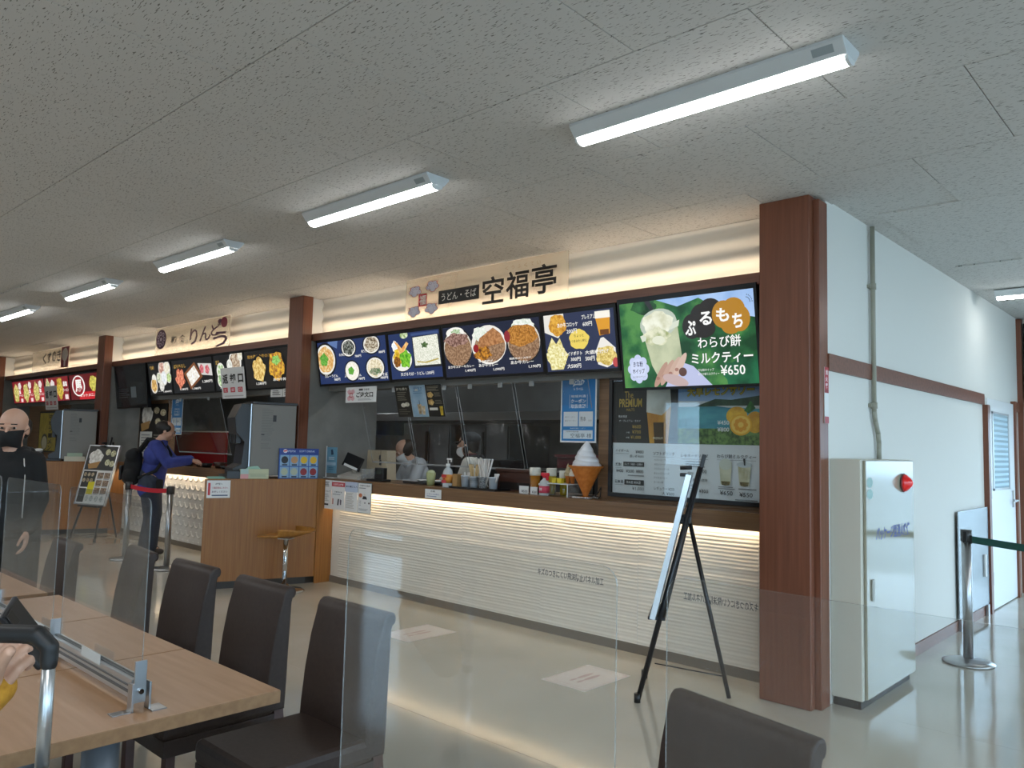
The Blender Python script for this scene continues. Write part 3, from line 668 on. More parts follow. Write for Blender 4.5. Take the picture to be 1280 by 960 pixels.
signboard('far shop sign with four black letters and a dark red tree emblem', -16.55, -14.6, sg3)

# ================================================================== POSTERS AND PAPERS
PW = mat('white paper', '#dfe0df', .6); GY = P('#8a8d90'); DKT = P('#2c2e33')
def paper(label, cat, x0, x1, y, zt, zb, draw, m=PW, thick=.002, yb=None, dxb=0, name='poster', group=None):
    yb = y if yb is None else yb
    root, F = sheet(name, label, cat, (x0, y, zt), (x1, y, zt), (x0 + dxb, yb, zb), m, thick, group)
    draw(F); F.build('print', root); return root
# framed drinks poster
def drinks(F):
    W_ = P('#d9dde0'); F.rect(0, 0, 1, 1, W_)
    F.rect(0, -.0, .475, .56, P('#2a2a2b')); F.frame(.02, .03, .455, .545, .004, P('#3d3d3c')); GO = P('#c2a24a'); WT = P('#dfe3e4')
    F.tb('The', .085, .105, .15, .165, GO, .0); F.tb('PREMIUM', .045, .17, .215, .245, GO, .02); F.tb("MALT'S", .10, .255, .16, .28, GO)
    F.tb('熊本県産', .04, .315, .105, .338, WT); F.tb('ザ・プレミアム・モルツ', .045, .355, .205, .375, WT)
    F.tb('¥600', .145, .40, .21, .432, GO); F.tb('¥700', .145, .447, .21, .478, GO); F.tb('¥1,000', .135, .495, .21, .527, GO); F.tb('小瓶', .10, .46, .125, .475, WT); F.tb('中瓶', .10, .505, .125, .52, WT)
    F.poly([(.255, .10), (.415, .10), (.425, .25), (.405, .56), (.275, .56), (.25, .25)], noise2('print beer', '#a5671a', '#dfa93f', (12, 12, 3), .4, .3, .7)); F.poly([(.30, .38), (.375, .38), (.375, .56), (.31, .56)], P('#4a3a26'))
    F.poly([(.252, .09), (.418, .09), (.427, .24), (.36, .32), (.25, .29)], PN('#b9b7ac', '#dddbd2', 6)); F.ell(.335, .09, .083, .022, P('#c9cac6')); F.tb('PREMIUM', .30, .505, .37, .525, P('#e0d9c4'))
    # lemon sour scene
    F.rect(.475, 0, 1, .20, noise2('print sky', '#6f95c6', '#9db9dc', (3, 3, 8), .45)); F.poly([(.475, .20), (.475, .13), (.62, .12), (1, .12), (1, .22)], P('#9fbadb'))
    F.poly([(.475, .30), (.72, .19), (.82, .20), (1, .17), (1, .26), (.475, .34)], PN('#1f3f2e', '#35583f', 20)); F.rect(.475, .25, 1, .45, noise2('print sea', '#2f7f92', '#4fa3ad', (4, 4, 14), .45)); F.poly([(.72, .245), (1, .25), (1, .275), (.8, .262)], P('#cfd6d2'))
    F.rect(.475, .43, 1, .56, PN('#274a1e', '#6b8f4a', 40)); F.poly([(.80, .45), (1, .38), (1, .47), (.8, .5)], PN('#274a1e', '#6b8f4a', 40))
    for u, v, a, b in ((.855, .33, .065, .075), (.965, .38, .055, .085)): F.ell(u, v, a, b, PN('#c98f1c', '#edbd35', 14))
    F.ell(.88, .40, .068, .085, P('#e2a91f')); F.ell(.88, .40, .058, .072, P('#f0c95a')); 
    for k in range(8): a = k * PI / 4; F.ell(.88 + .03 * math.cos(a), .40 + .038 * math.sin(a), .014, .018, P('#e09a1c'))
    F.poly([(.90, .29), (.94, .21), (.97, .27), (.93, .31)], PN('#1d5a24', '#3f8a3c', 30))
    F.tb('天草レモン使用 すっきり爽快な味わい', .58, .035, .86, .055, P('#22406f')); F.tb('天草レモンサワー', .535, .07, .965, .17, P('#5a4a1c'), .06); F.tb('天草レモンサワー', .537, .073, .963, .167, P('#d8bb4a'), .025)
    F.tb('¥450', .735, .365, .81, .40, WT, .02); F.tb('¥800', .735, .42, .81, .455, WT, .02)
    # price lists
    def head(t, u0, v0, u1, v1): F.tb(t, u0, v0, u1, v1, DKT, .012); F.rect(u0, v1 + .012, u1, v1 + .015, GY)
    head('ハイボール', .025, .615, .125, .64); F.tb('¥400', .175, .622, .235, .65, DKT); F.tb('濃いめ ¥600', .13, .662, .235, .688, DKT)
    head('焼酎', .025, .735, .07, .765); F.rect(.085, .725, .24, .765, DKT); F.tb('ロック・水割り・お湯割り', .095, .735, .23, .755, WT)
    F.tb('¥400', .03, .79, .085, .82, DKT); F.tb('¥500', .105, .79, .165, .82, DKT); F.tb('¥800', .18, .79, .235, .82, DKT); F.lines(.12, .838, .24, .85, 1, GY, .8, 0)
    head('日本酒', .025, .885, .085, .915); F.rect(.095, .88, .24, .925, DKT); F.tb('熊本産 純米酒', .11, .89, .215, .915, WT); F.tb('¥1,000', .155, .94, .24, .972, DKT)
    head('ソフトドリンク', .305, .63, .455, .66)
    for k, t in enumerate(('ペプシコーラ', 'メロンソーダ', 'ジンジャーエール', 'オレンジジュース', 'アイスコーヒー', 'ウーロン茶')): F.tb(t, .312, .69 + k * .038, .312 + .0135 * len(t), .708 + k * .038, P('#50545a'))
    F.tb('レギュラー ¥250', .315, .925, .455, .955, DKT); F.tb('大 ¥500', .37, .965, .455, .995, DKT)
    head('レモネードソーダ', .50, .64, .68, .67); F.lines(.53, .70, .66, .76, 3, GY, .4); F.tb('¥400', .61, .765, .67, .795, DKT); F.tb('自家焙煎珈琲', .56, .84, .675, .862, DKT); head('コーヒー', .545, .885, .60, .91); F.tb('¥300', .62, .925, .68, .955, DKT)
    head('わらび餅ミルクティー', .735, .635, .975, .668)
    for u, m in ((.79, '#b9b79a'), (.905, '#a9a27c')):
        F.poly([(u - .04, .72), (u + .04, .72), (u + .03, .875), (u, .885), (u - .03, .875)], PN(m, '#d3d1b8', 8)); F.poly([(u - .028, .85), (u + .028, .85), (u + .022, .88), (u, .885), (u - .022, .88)], PN('#4d4426', '#7d7040', 60))
    F.ell(.79, .715, .04, .045, P('#c9cdc0')); F.ell(.905, .715, .048, .022, P('#bcc4c8')); F.poly([(.897, .665), (.91, .665), (.912, .72), (.903, .72)], DKT)
    F.lines(.745, .893, .85, .92, 2, GY, .5); F.lines(.87, .90, .98, .92, 1, GY, .5); F.tb('¥650', .755, .925, .835, .96, DKT, .01); F.tb('¥550', .875, .93, .955, .965, DKT, .01); F.lines(.85, .985, .985, 1.0, 1, GY, .7, 0)
root = thing('drinks_poster', 'large framed drinks price board with beer glass and lemons, on the oak wall', 'poster', (-2.95, 4.9, 1.075))
mb = MB()
X0, X1, Z0, Z1 = -3.545, -2.30, 1.078, 1.985
for a in ((X0, X1, Z0, Z0 + .03), (X0, X1, Z1 - .03, Z1), (X0, X0 + .03, Z0 + .03, Z1 - .03), (X1 - .03, X1, Z0 + .03, Z1 - .03)): mb.box(a[0], a[1], 4.898, 4.93, a[2], a[3], BEZEL, .002)
wp(mb, 'frame', root); o = Vector(root.location)
F = Flat(Vector((X0 + .03, 4.92, Z1 - .03)) - o, Vector((X1 - .03, 4.92, Z1 - .03)) - o, Vector((X0 + .03, 4.92, Z0 + .03)) - o); drinks(F); F.build('print', root)
wp(MB().box(X0 + .03, X1 - .03, 4.9045, 4.906, Z0 + .03, Z1 - .03, GLASS), 'glazing', root)
def coupon(F):
    BL = P('#1d78b8'); WT = P('#dfe8ee'); F.rect(.035, .01, .965, .975, BL)
    F.ell(.5, .115, .16, .05, WT, wob=.05); F.poly([(.36, .13), (.34, .185), (.45, .15)], WT); F.tb('GoTo', .38, .085, .63, .145, BL, .03); F.tb('トラベル', .37, .20, .63, .24, WT, .01)
    F.rect(.25, .30, .258, .50, WT); F.rect(.745, .30, .753, .50, WT); F.tb('地域共通', .29, .305, .71, .345, WT, .01); F.tb('クーポン', .29, .365, .71, .425, WT, .02); F.tb('取扱店舗', .29, .44, .71, .50, WT, .02)
    F.rect(.09, .55, .50, .765, P('#cfd6da')); F.rect(.53, .55, .91, .765, P('#cfd6da')); F.tb('紙クーポン', .13, .615, .42, .64, GY); F.tb('電子クーポン', .13, .67, .45, .695, GY); F.tb('熊本', .57, .62, .72, .69, DKT); F.tb('大分', .78, .66, .88, .70, GY)
    F.rect(.09, .82, .91, .945, P('#cfdbe2')); F.tb('ご利用可能店舗', .14, .83, .52, .85, DKT); F.tb('空福亭 様', .30, .865, .88, .93, P('#4a5560'))
    F.tb('地域共通クーポン', .28, .785, .72, .80, WT)
paper('blue and white coupon poster hanging between the vinyl sheets and the framed drinks board', 'poster', -4.01, -3.655, 4.89, 2.015, 1.475, coupon)
paper('blue and white coupon poster near the blue-shirted man, above the red panel', 'poster', -11.18, -10.83, 4.92, 2.005, 1.475, coupon)
def order(F):
    for u, v in ((.12, .3), (.24, .3), (.12, .72), (.24, .72)): F.ell(u, v, .06, .16, P('#d9a9ae'), wob=.1)
    F.rect(.13, .36, .23, .66, P('#b82a35')); F.tb('福', .14, .4, .22, .62, P('#eadfdf'), .02)
    F.rect(.44, .12, .57, .24, DKT); F.tb('空福亭', .60, .12, .78, .24, DKT, .01); F.tb('ご注文口', .36, .33, .90, .68, BK, .03); F.lines(.42, .78, .86, .90, 2, GY, .4, .15)
paper('small white order-here sign with red emblem hanging under the leftmost noodle screen', 'sign', -6.69, -6.185, 4.71, 1.985, 1.83, order, name='hanging_sign', thick=.004)
def fly_dark(F):
    F.rect(0, 0, 1, 1, P('#232019')); F.tb('持ち帰り', .1, .06, .85, .15, P('#c9c3ae'), .02); F.lines(.12, .2, .8, .5, 5, P('#7d7867'), .35); F.ell(.45, .62, .16, .07, PN('#b9b29a', '#e6e2d2', 30)); F.ell(.7, .6, .16, .07, PN('#b9b29a', '#e6e2d2', 30)); F.lines(.1, .75, .85, .95, 3, P('#5d594c'), .4)
def fly_blue(F):
    F.rect(0, 0, 1, 1, noise2('print pale sky', '#7f9fb8', '#a9c0cf', (6, 6, 6), .45)); F.tb('タピオカ', .25, .06, .8, .14, P('#31507c'), .01); F.lines(.2, .18, .8, .3, 2, P('#4f6f8a'), .3); F.poly([(.35, .6), (.62, .6), (.58, .92), (.40, .92)], PN('#8a7456', '#c9b48f', 30)); F.poly([(.6, .66), (.85, .66), (.8, .94), (.64, .94)], PN('#b59f7a', '#dccdb0', 30)); F.rect(.5, .48, .53, .62, DKT)
def fly_food(F):
    F.rect(0, 0, 1, 1, P('#1c1a17')); F.lines(.08, .05, .85, .22, 4, P('#8a8371'), .4)
    for v in (.32, .55): F.ell(.25, v, .18, .09, PN('#a87d3c', '#dfc07f', 30), wob=.1); F.lines(.5, v - .06, .92, v + .08, 3, P('#7d7867'), .35)
    F.rect(.1, .72, .6, .80, P('#d9d6cc')); F.poly([(.72, .68), (.92, .68), (.88, .96), (.74, .96)], PN('#b8941c', '#e0c23c', 20))
G3 = 'flyers hung on the vinyl screen'
paper('black flyer with white lines, leftmost of the three flyers on the vinyl', 'flyer', -6.045, -5.825, 4.815, 1.985, 1.69, fly_dark, yb=4.888, name='flyer', group=G3)
paper('pale blue flyer with two cups, between two black flyers', 'flyer', -5.82, -5.60, 4.815, 1.985, 1.69, fly_blue, yb=4.888, name='flyer', group=G3)
paper('black flyer with food photographs and a yellow drink at its corner', 'flyer', -5.595, -5.37, 4.815, 1.985, 1.69, fly_food, yb=4.888, name='flyer', group=G3)
# four notices and a price card on the counter front
def no1(F): F.lines(.12, .06, .85, .24, 4, DKT, .5, .2); F.tb('お会計について', .08, .36, .92, .42, DKT, .02); F.lines(.08, .48, .9, .76, 6, GY, .35); F.ell(.25, .85, .1, .03, GY); F.rect(.5, .82, .8, .88, DKT)
def no2(F): F.rect(0, .05, 1, .2, P('#c24a55')); F.tb('感染防止対策', .12, .09, .88, .16, P('#f0dede'), .02); F.tb('実施中です', .2, .36, .8, .42, DKT, .02); F.lines(.08, .46, .8, .52, 1, GY, .4); F.rect(.08, .62, .16, .82, P('#b06a5a')); F.poly([(.45, .84), (.5, .62), (.6, .62), (.56, .84)], DKT); F.poly([(.68, .82), (.66, .62), (.78, .66), (.76, .82)], P('#5d5560'))
def no3(F): F.rect(0, 0, 1, .34, P('#b9c6da')); F.tb('お願い', .05, .13, .95, .19, P('#4a5570'), .03); F.lines(.1, .38, .75, .92, 11, P('#b4b0a6'), .4)
def no4(F): F.frame(0, 0, 1, 1, .005, P('#5a7d86')); F.tb('食事中の会話', .1, .06, .88, .12, DKT, .01); F.lines(.08, .16, .7, .22, 1, GY, .5); F.ell(.2, .42, .13, .07, P('#c97a55')); F.ell(.5, .40, .06, .05, P('#d9cfc8')); F.poly([(.34, .54), (.4, .44), (.62, .44), (.7, .54)], P('#26252a')); F.lines(.12, .6, .3, .8, 3, GY, .3); F.ell(.55, .66, .06, .03, GY); F.ell(.85, .66, .06, .03, P('#5a4a44')); F.lines(.1, .86, .85, .95, 2, GY, .4)
GN = 'notices taped to the long counter front'
for (a, b, f, l) in ((-7.07, -6.84, no1, 'white notice of dark text lines, nearest the oak kiosk'), (-6.835, -6.61, no2, 'white notice with a pink-red title bar'), (-6.605, -6.395, no3, 'white notice with pale blue-grey heading block'), (-6.39, -6.175, no4, 'white notice with teal border, orange circle and bowing figure')):
    paper(l + ' on the counter front', 'notice', a, b, 4.69, 1.04, .75, f, name='notice', group=GN, thick=.0015)
paper('small white card hanging by itself on the long counter edge near the sanitizer bottle', 'notice', -5.395, -5.18, 4.69, 1.035, .953, lambda F: (F.tb('お箸', .35, .12, .62, .3, DKT, .01), F.tb('こちらでお取り', .12, .45, .88, .6, P('#3d5590'), .01), F.lines(.12, .72, .85, .85, 1, P('#5d6f9a'), .5)), name='notice')
kd = Vector((.33, 1.03, 0)).normalized(); kn = Vector((1.03, -.33, 0)).normalized()
def kpt(s, z, off=.004): return Vector((-7.30, 3.57, z)) + kd * s + kn * off
root, F = sheet('notice', 'white notice with red strip taped to the kiosk corner', 'notice', kpt(.02, 1.035), kpt(.235, 1.035), kpt(.02, .868), PW, .0015)
F.rect(.05, .14, .15, .84, P('#c2303c')); F.tb('お客様へ', .36, .14, .66, .26, DKT, .02); F.tb('食器返却はこちらへ', .22, .36, .9, .48, P('#a83a44'), .02); F.tb('お戻しください', .22, .58, .88, .70, P('#5a3a55'), .02); F.lines(.22, .82, .9, .94, 1, P('#4a5570'), .6, 0); F.build('print', root)
# return counter signs
def ret(F):
    F.tb('返', .07, .2, .30, .52, BK, .045); F.tb('却', .38, .2, .62, .52, BK, .045); F.tb('口', .72, .22, .94, .5, BK, .045)
    for u in (.16, .47, .78): F.rect(u - .09, .64, u + .10, .80, P('#c8404a'))
    for u, t in ((.16, '返'), (.47, '却'), (.78, '口')): F.tb(t, u - .05, .67, u + .06, .77, P('#e8d0d2'), .02)
    F.lines(.1, .9, .9, .97, 1, P('#b9b4b4'), .5, 0)
paper('white return-counter sign in front of the black menu screens', 'sign', -9.25, -8.67, 4.643, 2.297, 1.925, ret, name='hanging_sign', yb=4.694)
paper('white return-counter sign hanging over the red menu screens', 'sign', -15.84, -15.18, 4.640, 2.288, 1.87, ret, name='hanging_sign', yb=4.694)
def tiny(F): F.lines(.15, .15, .85, .85, 4, DKT, .45)
paper('small white paper hanging under the black screen beside the middle pillar, left one', 'paper', -8.13, -7.88, 4.70, 2.005, 1.92, tiny, name='notice', group='small papers under the black screens')
paper('small white paper hanging under the black screen beside the middle pillar, right one', 'paper', -7.87, -7.68, 4.70, 2.02, 1.92, tiny, name='notice', group='small papers under the black screens')
# posters on the oak walls of the other two shops
def board2(F):
    F.rect(0, 0, 1, 1, P('#1a1918')); F.ell(.28, .2, .2, .18, PN('#b9b2a8', '#efece4', 10), wob=.06); F.poly([(.05, .36), (.4, .3), (.36, .44), (.1, .5)], P('#a8824c'))
    for u, v in ((.62, .12), (.85, .16), (.68, .32), (.88, .36)): F.ell(u, v, .1, .06, PN('#8a7a4c', '#d9d0b4', 30))
    F.rect(.05, .5, .5, .95, P('#cfd0cc')); F.lines(.1, .55, .45, .9, 7, GY, .4); F.lines(.55, .55, .95, .9, 7, P('#8a857a'), .4)
paper('tall black framed food poster on the oak wall behind the blue-shirted man', 'poster', -12.25, -11.30, 4.915, 1.92, 1.10, board2, m=BEZEL, thick=.012)
def board3(F):
    F.rect(0, 0, 1, 1, noise2('print mustard', '#a3923a', '#c2b04c', (9, 9, 9), .45)); F.frame(0, 0, 1, 1, .03, P('#1c1a17')); F.ell(.35, .75, .18, .2, P('#3d3a30')); F.ell(.35, .77, .15, .16, P('#c9c4a6'))
    for k, t in enumerate('味噌ラーメン'): F.tb(t, .55, .08 + .15 * k, .75, .2 + .15 * k, P('#2a2618'), .02)
paper('yellow framed poster behind the man in black', 'poster', -16.9, -15.9, 4.915, 1.86, 1.10, board3, m=BEZEL, thick=.012)
# fire sign on the pillar casing
root, F = sheet('pillar_sign', 'narrow red and white fire equipment plate on the big pillar side', 'sign', (-1.786, 4.595, 1.945), (-1.786, 4.655, 1.945), (-1.786, 4.595, 1.615), PW, .003)
F.rect(0, 0, 1, .46, P('#b02a34'))
for k, t in enumerate('消火器'): F.tb(t, .2, .05 + .12 * k, .8, .14 + .12 * k, P('#f0e4e4'), .03)
F.rect(.05, .40, .95, .455, P('#8a1f28')); F.rect(0, .88, 1, 1, P('#a83038')); F.build('print', root)
# floor stickers
FS = mat('white floor sticker', '#dcd6d2', .35)
def foot(F):
    F.frame(.03, .04, .97, .96, .006, P('#cfc0bc'))
    for u in (.42, .58): F.ell(u, .45, .05, .17, P('#c9b3b2')); F.ell(u, .70, .035, .07, P('#c9b3b2'))
    F.tb('こちらでお待ちください', .2, .86, .8, .92, P('#c4b0ae'))
for cx, cy, l in ((-3.08, 4.06, 'white footprint sticker on the floor nearest the easel'), (-4.66, 4.03, 'white footprint sticker on the floor behind the first dining chair'), (-8.9, 2.2, 'white sticker on the floor past the dining tables')):
    root, F = sheet('floor_sticker', l, 'sticker', (cx - .17, cy + .24, .0016), (cx + .17, cy + .24, .0016), (cx - .17, cy - .24, .0016), FS, .001, 'waiting stickers on the floor')
    foot(F); F.build('print', root)

# ================================================================== THINGS ON THE LONG COUNTER (top at z = 1.055)
CT = 1.055
def at(name, label, cat, x, y, z=CT, rz=0, group=None): return thing(name, label, cat, (x, y, z), rz, group)
# giant soft serve lamp
t = at('soft_serve_display', 'giant white soft serve cone display beside the framed drinks board', 'display', -3.70, 4.83)
prof = [(.004, 0)]; 
MB().lathe([(.125, 0), (.13, .004), (.13, .012), (.10, .018), (.03, .02)], CHROME).build('base', t)
CONE = noise2('waffle cone', '#b8641f', '#d17f35', (30, 30, 30), .5, .3, .7)
mb = MB(); n = 48; rows = []
for k in range(34):
    z = .02 + .225 * k / 33; rr = .014 + .108 * (k / 33) + (.012 if k > 30 else 0); rows.append([((rr + .0025 * (abs(math.sin(a * 8 + z * 60)) + abs(math.sin(a * 8 - z * 60)))) * math.cos(a), (rr + .0025 * (abs(math.sin(a * 8 + z * 60)) + abs(math.sin(a * 8 - z * 60)))) * math.sin(a), z) for a in [2 * PI * j / n for j in range(n + 1)]])
mb.grid(rows, CONE).build('waffle_cone', t)
mb = MB(); rows = []
for k in range(70):
    q = k / 69; z = .235 + .20 * q; base = .115 * (1 - q) ** .75
    rows.append([((base * (1 + .0) + .012 * (1 - q) * (abs(math.sin((q * 5 * 2 * PI + a) / 2)) - .5)) * math.cos(a) + .004 * math.sin(q * 9), (base + .012 * (1 - q) * (abs(math.sin((q * 5 * 2 * PI + a) / 2)) - .5)) * math.sin(a), z) for a in [2 * PI * j / n for j in range(n + 1)]])
mb.grid(rows, mat('white cream plastic', '#e4e6ea', .35)).build('cream_swirl', t)
MB().tube([(.06, .02, .01), (.10, .03, .05), (.13, .02, .09), (.15, -.01, .07), (.16, -.03, .02), (.15, -.05, .006)], .004, BLACK).build('power_cord', t)
# acrylic riser with two soft serve samples and two yellow blocks
CLP = thin_clear('riser acrylic', (.9, .92, .92, 1), haze=.10)
t = at('acrylic_riser', 'clear acrylic riser with white edges left of the giant cone', 'stand', -3.93, 4.82)
MB().box(-.12, .12, -.07, .07, .094, .10, mat('frosted acrylic', '#d3d8da', .3)).build('shelf', t)
for x in (-.118, .113): MB().box(x, x + .005, -.07, .07, 0, .094, CLP).box(x - .001, x + .006, -.072, -.068, 0, .094, mat('frosted acrylic', '#d3d8da', .3)).build('side_panel', t)
for x, c, l in ((-.05, '#d8c22a', 'yellow block on the acrylic riser, left one'), (.005, '#dcc832', 'yellow block on the acrylic riser, right one')):
    q = at('sample_block', l, 'block', -3.93 + x, 4.80, CT + .1002, .1, 'yellow blocks on the riser'); MB().box(-.02, .02, -.02, .02, 0, .035, mat('yellow block', c, .4), .004).build('body', q); MB().box(-.022, .022, -.022, .022, .035, .039, mat('yellow lid', '#e6d64a', .4), .001).build('lid', q)
def soft(x, y, c1, lab, s=1):
    q = at('soft_serve_sample', lab, 'display', x, y, CT + .1002, 0, 'soft serve samples on the riser')
    MB().lathe([(.014 * s, 0), (.020 * s, .045 * s), (.026 * s, .05 * s), (.026 * s, .06 * s)], CONE, n=14).build('cone', q)
    mb = MB(); rows = []
    for k in range(30):
        f = k / 29; rr = .032 * s * (1 - f) ** .8; rows.append([((rr + .005 * (1 - f) * math.sin(a + f * 22)) * math.cos(a), (rr + .005 * (1 - f) * math.sin(a + f * 22)) * math.sin(a), .058 * s + .10 * s * f) for a in [2 * PI * j / 16 for j in range(17)]])
    mb.grid(rows, mat('cream ' + c1, c1, .5)).build('cream_swirl', q)
soft(-3.90, 4.86, '#b7a885', 'small beige soft serve sample standing on the acrylic riser'); soft(-3.845, 4.85, '#dfdcd0', 'small white soft serve sample half hidden by the giant cone')
# beer glasses
BEER = mat('beer', '#a86a12', .08, coat=.3); BEER2 = mat('pale beer', '#b39a24', .08, coat=.3)
def beer(x, y, m, label, h=.17, r=.036, z=CT):
    q = at('beer_glass', label, 'glass', x, y, z, 0, 'beer glass samples on the counter')
    MB().lathe([(r * .72, .003), (r * .74, .01), (r * .95, h * .72)], m, n=20).build('beer', q)
    MB().lathe([(r * .95, h * .72), (r * 1.0, h * .8), (r * 1.02, h), (r * .9, h + .006)], mat('beer foam', '#e6e2d8', .7), n=20).build('foam', q)
    MB().lathe([(r * .78, 0), (r * .8, .003), (r * 1.06, h)], GLASS, n=20).build('tumbler', q)
beer(-4.215, 4.83, BEER, 'tallest amber beer glass sample, nearest the dark wooden box', .205, .046); beer(-4.10, 4.90, BEER2, 'beer glass sample behind the red spray bottle', .205, .042); beer(-3.99, 4.92, BEER2, 'smaller pale beer glass sample on the right of the three', .19, .036)
def card(x, y, label, w=.085, h=.06):
    q = at('price_card', label, 'card', x, y, CT, 0, 'small price cards by the beer glasses')
    MB().box(-w / 2, w / 2, 0, .003, 0, h, PW).box(-w / 2, w / 2, 0, .03, 0, .002, PW).build('card', q)
    F = Flat((-w / 2, 0, h), (w / 2, 0, h), (-w / 2, 0, 0)); F.tb('¥500', .25, .5, .9, .85, DKT, .01); F.build('print', q)
card(-4.28, 4.77, 'white price card in front of the tallest beer glass', .10, .062); card(-4.165, 4.76, 'white price card beside the red spray bottle', .075, .06)
q = at('soy_bottle', 'tiny dark bottle with a white cap behind the price cards', 'bottle', -4.14, 4.80); MB().lathe([(.014, 0), (.014, .05), (.006, .066), (.006, .075)], mat('dark glass', '#2a1c14', .15), n=14).build('body', q); MB().lathe([(.008, .075), (.008, .09)], PW, n=12).build('cap', q)
def spray(x, y):
    q = at('spray_bottle', 'clear spray bottle with a red trigger head', 'bottle', x, y)
    MB().lathe([(.04, 0), (.042, .01), (.042, .08), (.034, .11), (.014, .128), (.014, .14)], mat('clear plastic', '#b7bcbc', .2), n=20).build('body', q)
    R_ = mat('red plastic', '#c41f33', .35); MB().box(-.03, .045, -.012, .012, .15, .178, R_, .006).box(.02, .04, -.006, .006, .118, .152, R_, .003).cyl((0, 0, .138), (0, 0, .152), .016, R_).build('trigger_head', q)
    MB().lathe([(.0428, .02), (.0428, .075)], mat('red label', '#c9455a', .5), n=20).build('label_band', q)
    F = Flat((-.02, -.0435, .07), (.02, -.0435, .07), (-.02, -.0435, .025)); F.tb('除菌', .2, .2, .8, .75, PW, .02); F.build('print', q)
spray(-4.055, 4.76)
# sanitizer pump bottle
q = at('sanitizer_bottle', 'tall translucent pump sanitizer bottle with red and yellow label', 'bottle', -5.20, 4.78)
MB().lathe([(.042, 0), (.045, .008), (.045, .13), (.036, .155), (.018, .175), (.018, .185)], mat('frosted plastic', '#c3c8ca', .25), n=22).build('body', q)
MB().cyl((0, 0, .185), (0, 0, .21), .019, PW).cyl((0, 0, .21), (0, 0, .245), .006, PW).box(-.012, .045, -.009, .009, .243, .258, PW, .004).box(.036, .045, -.006, .006, .225, .246, PW, .002).build('pump', q)
MB().lathe([(.0457, .04), (.0457, .115)], mat('orange label', '#d9903a', .5), n=22).build('label_band', q)
F = Flat((-.03, -.0462, .115), (.03, -.0462, .115), (-.03, -.0462, .04)); F.rect(0, 0, 1, .35, P('#c23a3a')); F.rect(0, .66, 1, 1, P('#c8404a')); F.tb('消毒', .2, .4, .8, .62, P('#a8241f'), .02); F.build('print', q)
# cutlery tray with cups
q = at('serving_tray', 'black tray under the white cups and chopsticks', 'tray', -4.86, 4.81); MB().box(-.28, .28, -.07, .12, .0, .008, BLACK, .003).box(-.28, .28, -.07, -.062, .008, .018, BLACK).box(-.28, .28, .112, .12, .008, .018, BLACK).build('base', q); MB().box(-.28, -.272, -.062, .112, .008, .018, BLACK).box(.272, .28, -.062, .112, .008, .018, BLACK).build('rim', q)
STRIP = noise2('striped cup', '#9aa3ad', '#dfe2e6', (1, 1, 90), .4, .42, .58)
def cup(x, y, label, m, r=.043, h=.105, body='cup', z=CT + .0085):
    q = at('paper_cup', label, 'cup', x, y, z, 0, 'cups on the black tray')
    MB().lathe([(r * .8, 0), (r, h), (r * 1.04, h), (r * 1.04, h - .006), (r * .92, h - .006), (r * .76, .004)], m, n=20).build('body', q); return q
cup(-4.885, 4.80, 'blue striped white cup on the tray, holding wooden sticks', STRIP); cup(-4.775, 4.80, 'grey patterned cup holding a bundle of white straws', PN('#6d7177', '#d5d7d9', 120))
cup(-4.655, 4.80, 'plain pale cup holding a few wrapped napkins, right end of the tray', mat('pale cup', '#cfd6df', .5))
cup(-4.99, 4.80, 'plain pale cup with wrapped picks, left end of the tray', mat('pale cup', '#cfd6df', .5))
rnd = random.Random(11)
def sticks(name, label, cat, x, y, n, L, r, m, sp, z=CT + .02, group=None):
    for k in range(n):
        a = rnd.uniform(0, 2 * PI); d = rnd.uniform(.2, 1) * sp; lean = Vector((math.cos(a) * d * 1.6, math.sin(a) * d, L))
        q = at(name, label, cat, x + math.cos(a) * d * .35, y + math.sin(a) * d * .3, z, 0, group)
        MB().cyl((0, 0, 0), lean, r, m, n=6).build('shaft', q); MB().cyl(lean, lean * 1.02, r * 1.15, m, n=6).build('tip', q)
sticks('wooden_stick', 'wooden stick standing in the blue striped cup', 'stick', -4.885, 4.80, 10, .19, .0045, mat('pale wood', '#c9ad7c', .6), .035, group='wooden sticks in the striped cup')
sticks('wrapped_straw', 'white wrapped straw standing in the grey patterned cup', 'straw', -4.765, 4.80, 14, .24, .0075, mat('white wrapper', '#dedad6', .5), .05, group='wrapped straws in the patterned cup')
sticks('wrapped_napkin', 'white wrapped napkin roll in the right-end cup of the tray', 'napkin', -4.655, 4.80, 5, .12, .007, mat('white wrapper', '#dedad6', .5), .04, group='napkin rolls in the end cup')
sticks('wrapped_pick', 'wrapped toothpick in the left-end cup of the tray', 'pick', -4.99, 4.80, 6, .12, .004, mat('white wrapper', '#dedad6', .5), .04, group='picks in the end cup')
q = at('chopstick_box', 'upright pale wooden chopstick box touching the sanitizer bottle', 'box', -5.10, 4.80, CT + .0085); MB().box(-.03, .03, -.03, .03, 0, .115, mat('pale box wood', '#a8814f', .6), .003).build('body', q); MB().box(-.022, .022, -.022, .022, .112, .1155, BLACK).build('opening', q)
# dark wooden box behind the tray
DW = noise2('dark red wood', '#351a12', '#4a271a', (3, 40, 40), .4, .3, .7)
q = at('wooden_box', 'dark red-brown wooden chest between the cups and beer glasses', 'box', -4.50, 5.02); MB().box(-.24, .24, -.09, .09, 0, .16, DW, .004).build('body', q); MB().box(-.25, .25, -.10, .10, .16, .185, DW, .004).build('lid', q); MB().box(-.20, .20, -.094, -.09, .015, .075, mat('box slot', '#140b08', .6)).build('slot', q)
